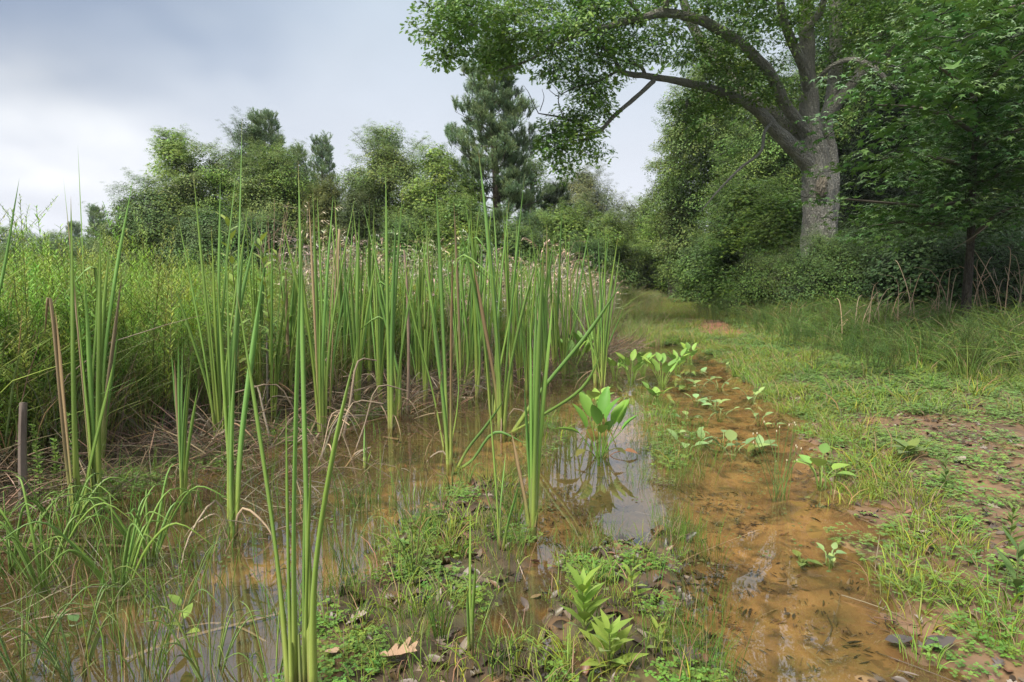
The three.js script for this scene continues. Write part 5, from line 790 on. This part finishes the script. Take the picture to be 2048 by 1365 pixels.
// ---------------------------------------------------------------- single herbs
function herb(name, label, cat, base, H, n, size, { kind = 'lance', col = [0.12, 0.22, 0.04], rise = 0.6, wmul = 1.1, lean = 0.06, stemR = 0.003, stem = [0.12, 0.14, 0.05], from = 0.1, group, shrink = 0.5 } = {}) {
  const t = thing(name, base, label, cat, group), e = V(rr(-1, 1) * lean * H, H, rr(-1, 1) * lean * H), c = new THREE.CatmullRomCurve3([V(0, 0, 0), e.clone().multiplyScalar(0.5).add(V(0.02 * H, 0, 0)), e]);
  part('stem', tubeGeo([0, 0.5, 1].map((q) => c.getPoint(q)), [stemR, stemR * 0.5], 5, stem, 3), bladeMat, t);
  for (let k = 0; k < n; k++) { const f = from + (1 - from) * (k / (n - 1 || 1)), a = k * 2.4 + rr(-0.3, 0.3), g = new GB(); leaf(g, kind, V(0, 0, 0), V(Math.cos(a), rise + f * 0.6 + rr(-0.2, 0.2), Math.sin(a)), V(-Math.cos(a) * 0.5, 1, -Math.sin(a) * 0.5), size * (1 - shrink * f) * rr(0.8, 1.15), jit(col, 0.16, 0.1), 0.25, 0.22, wmul); part('leaf', g.build(), leafMat, t).position.copy(c.getPoint(f)); }
  return t;
}
R = mulberry(505);
const onG = (x, y) => { const g = G(x, y, 0.03); return drop(g.x, g.z); };
herb('fleabane_seedling', 'bright lance leaved seedling standing on the island under the long twig', 'seedling', onG(1168, 1270), 0.17, 22, 0.115, { col: [0.25, 0.36, 0.06], rise: 1.2, from: 0.02, wmul: 1.5, shrink: 0.2 });
herb('fleabane_seedling', 'bright lance leaved seedling with reddish lower leaves by the bottom edge', 'seedling', onG(1218, 1325), 0.12, 16, 0.12, { col: [0.25, 0.35, 0.06], rise: 0.8, from: 0.02, wmul: 1.5, shrink: 0.3 });
herb('fleabane_seedling', 'smaller bright seedling just beyond the long twig on the island', 'seedling', onG(1262, 1185), 0.12, 10, 0.1, { col: [0.25, 0.35, 0.06], rise: 0.8, wmul: 1.5 });
herb('fleabane_seedling', 'bright seedling low at the bottom edge of the island', 'seedling', onG(1315, 1300), 0.09, 9, 0.08, { col: [0.25, 0.34, 0.06], rise: 0.7, wmul: 1.4 });
herb('milkweed_sprout', 'pale green broad leaved sprout in the dark corner water beside the close cattail', 'sprout', onG(372, 1265), 0.2, 5, 0.075, { kind: 'ovate', col: [0.26, 0.35, 0.065], rise: 0.4, from: 0.5, wmul: 0.9, shrink: 0.1 });
herb('milkweed_sprout', 'pale broad leaved sprout low in the corner of dark water', 'sprout', onG(150, 1240), 0.1, 5, 0.06, { kind: 'ovate', col: [0.13, 0.22, 0.07], rise: 0.2, from: 0.4, shrink: 0.1 });
herb('willow_herb', 'upright narrow leaved herb on the red soil above the puddle', 'herb', onG(1890, 990), 0.2, 16, 0.075, { col: [0.13, 0.2, 0.05], rise: 1.4, wmul: 1.3 });
herb('willow_herb', 'upright narrow leaved herb at the outer border of the red soil', 'herb', onG(2016, 1105), 0.17, 16, 0.085, { col: [0.15, 0.23, 0.05], rise: 1.3, wmul: 1.3 });
herb('willow_herb', 'grassy leaved herb at the bottom outer corner of the red soil', 'herb', onG(2030, 1200), 0.2, 9, 0.15, { col: [0.11, 0.18, 0.05], rise: 1.1, wmul: 0.9 });
herb('sumac_seedling', 'seedling with pale spreading leaves on the bank above the lone water plant', 'seedling', onG(1815, 935), 0.1, 8, 0.14, { kind: 'ovate', col: [0.16, 0.22, 0.06], rise: 0.1, from: 0.7, wmul: 0.8, shrink: 0.1 });
herb('pokeweed', 'leafy green herb with broad leaves at the foot of the oak shrub', 'herb', onGround(1640, 640), 0.62, 22, 0.26, { kind: 'ovate', col: [0.12, 0.22, 0.055], rise: 0.3, stemR: 0.007 });
herb('pokeweed', 'pale tipped broad leaved herb beside the leafy green one', 'herb', onGround(1600, 655), 0.42, 16, 0.2, { kind: 'ovate', col: [0.1, 0.17, 0.04], rise: 0.3, stemR: 0.006 });
for (const [x, y, h, l] of [[1770, 660, 0.55, 'upright bristly weed standing before the dry canes by the oak shrub'], [1795, 700, 0.42, 'upright bristly weed in the grass of the verge'], [1900, 650, 0.5, 'upright bristly weed before the thin maple trunk'], [1845, 690, 0.4, 'upright bristly weed on the verge below the maple']]) herb('horseweed', l, 'weed', onGround(x, y + 20), h, 44, 0.075, { col: [0.19, 0.28, 0.06], rise: 0.7, wmul: 0.9 });
for (const [x, y, H, n, s, l] of [[388, 905, 1.62, 34, 0.2, 'tall leafy plant with long yellow green leaves rising behind the tall cattail'], [472, 880, 1.5, 30, 0.19, 'second tall leafy plant beside the broad bladed cattail, leaves nearly as long'], [512, 860, 1.45, 22, 0.17, 'slightly lower tall leafy plant nearer the wispy dead twigs']]) { const g0 = G(x, y, 0.1); herb('ironweed', l, 'tall herb', drop(g0.x, g0.z - 0.6), H - ground(g0.x, g0.z - 0.6), n, s, { col: [0.25, 0.34, 0.06], rise: 0.35, wmul: 1.15, from: 0.3, stemR: 0.006, shrink: 0.35, lean: 0.03 }); }
for (const [x, d, H, l] of [[22, 4.4, 1.72, 'tallest spike of weed at the outer border, standing over the treeline'], [42, 4.6, 1.6, 'second spike of weed beside the tallest at the outer border'], [228, 6, 1.55, 'tall goldenrod spike above the weeds by the outer cattail clump'], [345, 6.5, 1.5, 'tall goldenrod spike before the low spreading tree'], [302, 7, 1.42, 'shorter goldenrod spike beside the low spreading tree']]) { const p = P(x, 600, d); herb('goldenrod_spike', l, 'weed', drop(p.x, -d), H - 0.1, 80, 0.075, { col: [0.19, 0.28, 0.06], rise: 0.8, from: 0.35, wmul: 1, shrink: 0.6 }); }
for (let k = 0; k < 9; k++) { const x = [52, 78, 102, 120, 66, 20, 8, 96, 40][k], y = [960, 975, 965, 945, 930, 985, 955, 920, 1000][k], g0 = G(x, y, 0.12); herb('lespedeza', ORD[[3, 5, 7, 8, 4, 1, 0, 6, 2][k]] + ' bright green bushy stem counted from the outer border, below the weeds', 'weed', drop(g0.x, g0.z - 0.1), rr(0.3, 0.46), 52, 0.04, { kind: 'small', col: [0.2, 0.33, 0.06], rise: 0.35, wmul: 1.2, shrink: 0.35, group: 'bright bushy stems by the outer cattails' }); }
// white flower heads in the meadow
[[706, 500], [546, 520], [538, 508], [710, 522]].forEach(([x, y], i) => { R = mulberry(610 + i); const d = 8 + i * 0.5, top_ = P(x, y, d), b = drop(top_.x, -d), t = thing('wild_carrot', b, ['white flat flower head above the dry beard grass', 'cream flower head behind the tall leafy plants', 'cream flower head topmost behind the tall leafy plants', 'white flower head lower in the dry beard grass'][i], 'flower'); part('stem', tubeGeo([V(0, 0, 0), V(0.02, (top_.y - b.y) * 0.5, 0), V(0, top_.y - b.y, 0)], [0.004, 0.002], 5, [0.1, 0.15, 0.05], 3), bladeMat, t); const g = new GB(); for (let k = 0; k < 60; k++) { const a = rr(0, 6.283), q = Math.sqrt(R()) * 0.07; leaf(g, 'small', V(Math.cos(a) * q, rr(-0.012, 0.012) - q * 0.1, Math.sin(a) * q), V(Math.cos(a), 0.3, Math.sin(a)), V(0, 1, 0), 0.018, [0.62, 0.6, 0.5], 0.1, 0, 1.5); } part('flower_head', g.build(), leafMat, t).position.set(0, top_.y - b.y, 0); });
// bare twigs of a dead bush in front of the elms
{ R = mulberry(620); const p = P(545, 600, 9.5), b = drop(p.x, -9.5), t = thing('dead_bush', b, 'bare pinkish dead bush standing before the layered elm', 'dead bush'); for (let k = 0; k < 14; k++) { const e = P(545 + rr(-62, 55), 480 - rr(0, 85), 9.5 + rr(-0.3, 0.3)).sub(b), s = V(rr(-0.05, 0.05), 0, rr(-0.05, 0.05)), m = s.clone().lerp(e, 0.55).add(V(-e.x * 0.2, 0.05, 0)); part('twig', tubeGeo([s, m, e], [0.007, 0.005, 0.0018], 4, jit([0.24, 0.17, 0.13], 0.15), 3), twigMat, t); const q = m.clone().lerp(e, 0.4); part('twig', tubeGeo([q, q.clone().add(V(rr(-0.12, 0.12), 0.16, 0)), q.clone().add(V(rr(-0.2, 0.2), 0.3, 0))], [0.003, 0.0012], 4, jit([0.24, 0.17, 0.13], 0.15), 2), twigMat, t); } }
// dead leaves big enough to know
function deadLeaf(label, px, py, size, turn, col, kind = 'oak', curl = 0.35, lift = 0.02) { const g0 = G(px, py, 0.03), b = drop(g0.x, g0.z, lift); if (b.y < 0.004) b.y = 0.006; const g = new GB(); leaf(g, kind, V(0, 0, -size / 2), V(0, 0.08, 1), V(0.1, 1, 0), size, col, curl, -0.22, 1.25); const m = top('dead_leaf', g.build(), dryMat, label, 'dead leaf'); m.position.copy(b); m.rotation.y = turn; return m; }
R = mulberry(630);
deadLeaf('big tan lobed oak leaf curled on the mud at the bottom edge', 795, 1328, 0.14, 1.25, [0.30, 0.19, 0.12], 'oak', 0.6, 0.025);
deadLeaf('small tan leaf lying between the close cattail and the big oak leaf', 665, 1318, 0.06, 0.7, [0.28, 0.19, 0.12], 'ovate');
deadLeaf('grey curled leaf under the rushes in the middle of the island', 715, 1240, 0.08, 2, [0.2, 0.165, 0.14], 'oak', 0.8);
deadLeaf('pinkish grey curled leaf on the red soil by the shore', 1848, 1072, 0.08, 0.4, [0.22, 0.165, 0.13], 'ovate', 0.8, 0.03);
deadLeaf('pale flat leaf beside the leafy patch on the red soil', 1920, 945, 0.08, 1.9, [0.22, 0.18, 0.15], 'ovate');
deadLeaf('dark slaty leaf plastered on the soil in the outer corner', 1880, 1290, 0.1, 1.4, [0.06, 0.05, 0.047], 'ovate', 0.1);
deadLeaf('black slaty leaf half under water by the shore', 1800, 1280, 0.085, 1.2, [0.05, 0.042, 0.04], 'ovate', 0.2);
deadLeaf('reddish dead leaf at the puddle\'s near shore on the island', 1398, 1310, 0.09, 0.2, [0.16, 0.075, 0.045], 'ovate', 0.4);
deadLeaf('dark curled leaf beside the reddish one on the island\'s shore', 1376, 1322, 0.1, 2.6, [0.05, 0.038, 0.032], 'oak', 0.7);
deadLeaf('tan strip of reed leaf floating behind the large mirrored plant', 1282, 757, 0.16, 1.8, [0.32, 0.22, 0.13], 'lance', 0.2);

renderer.render(scene, camera);
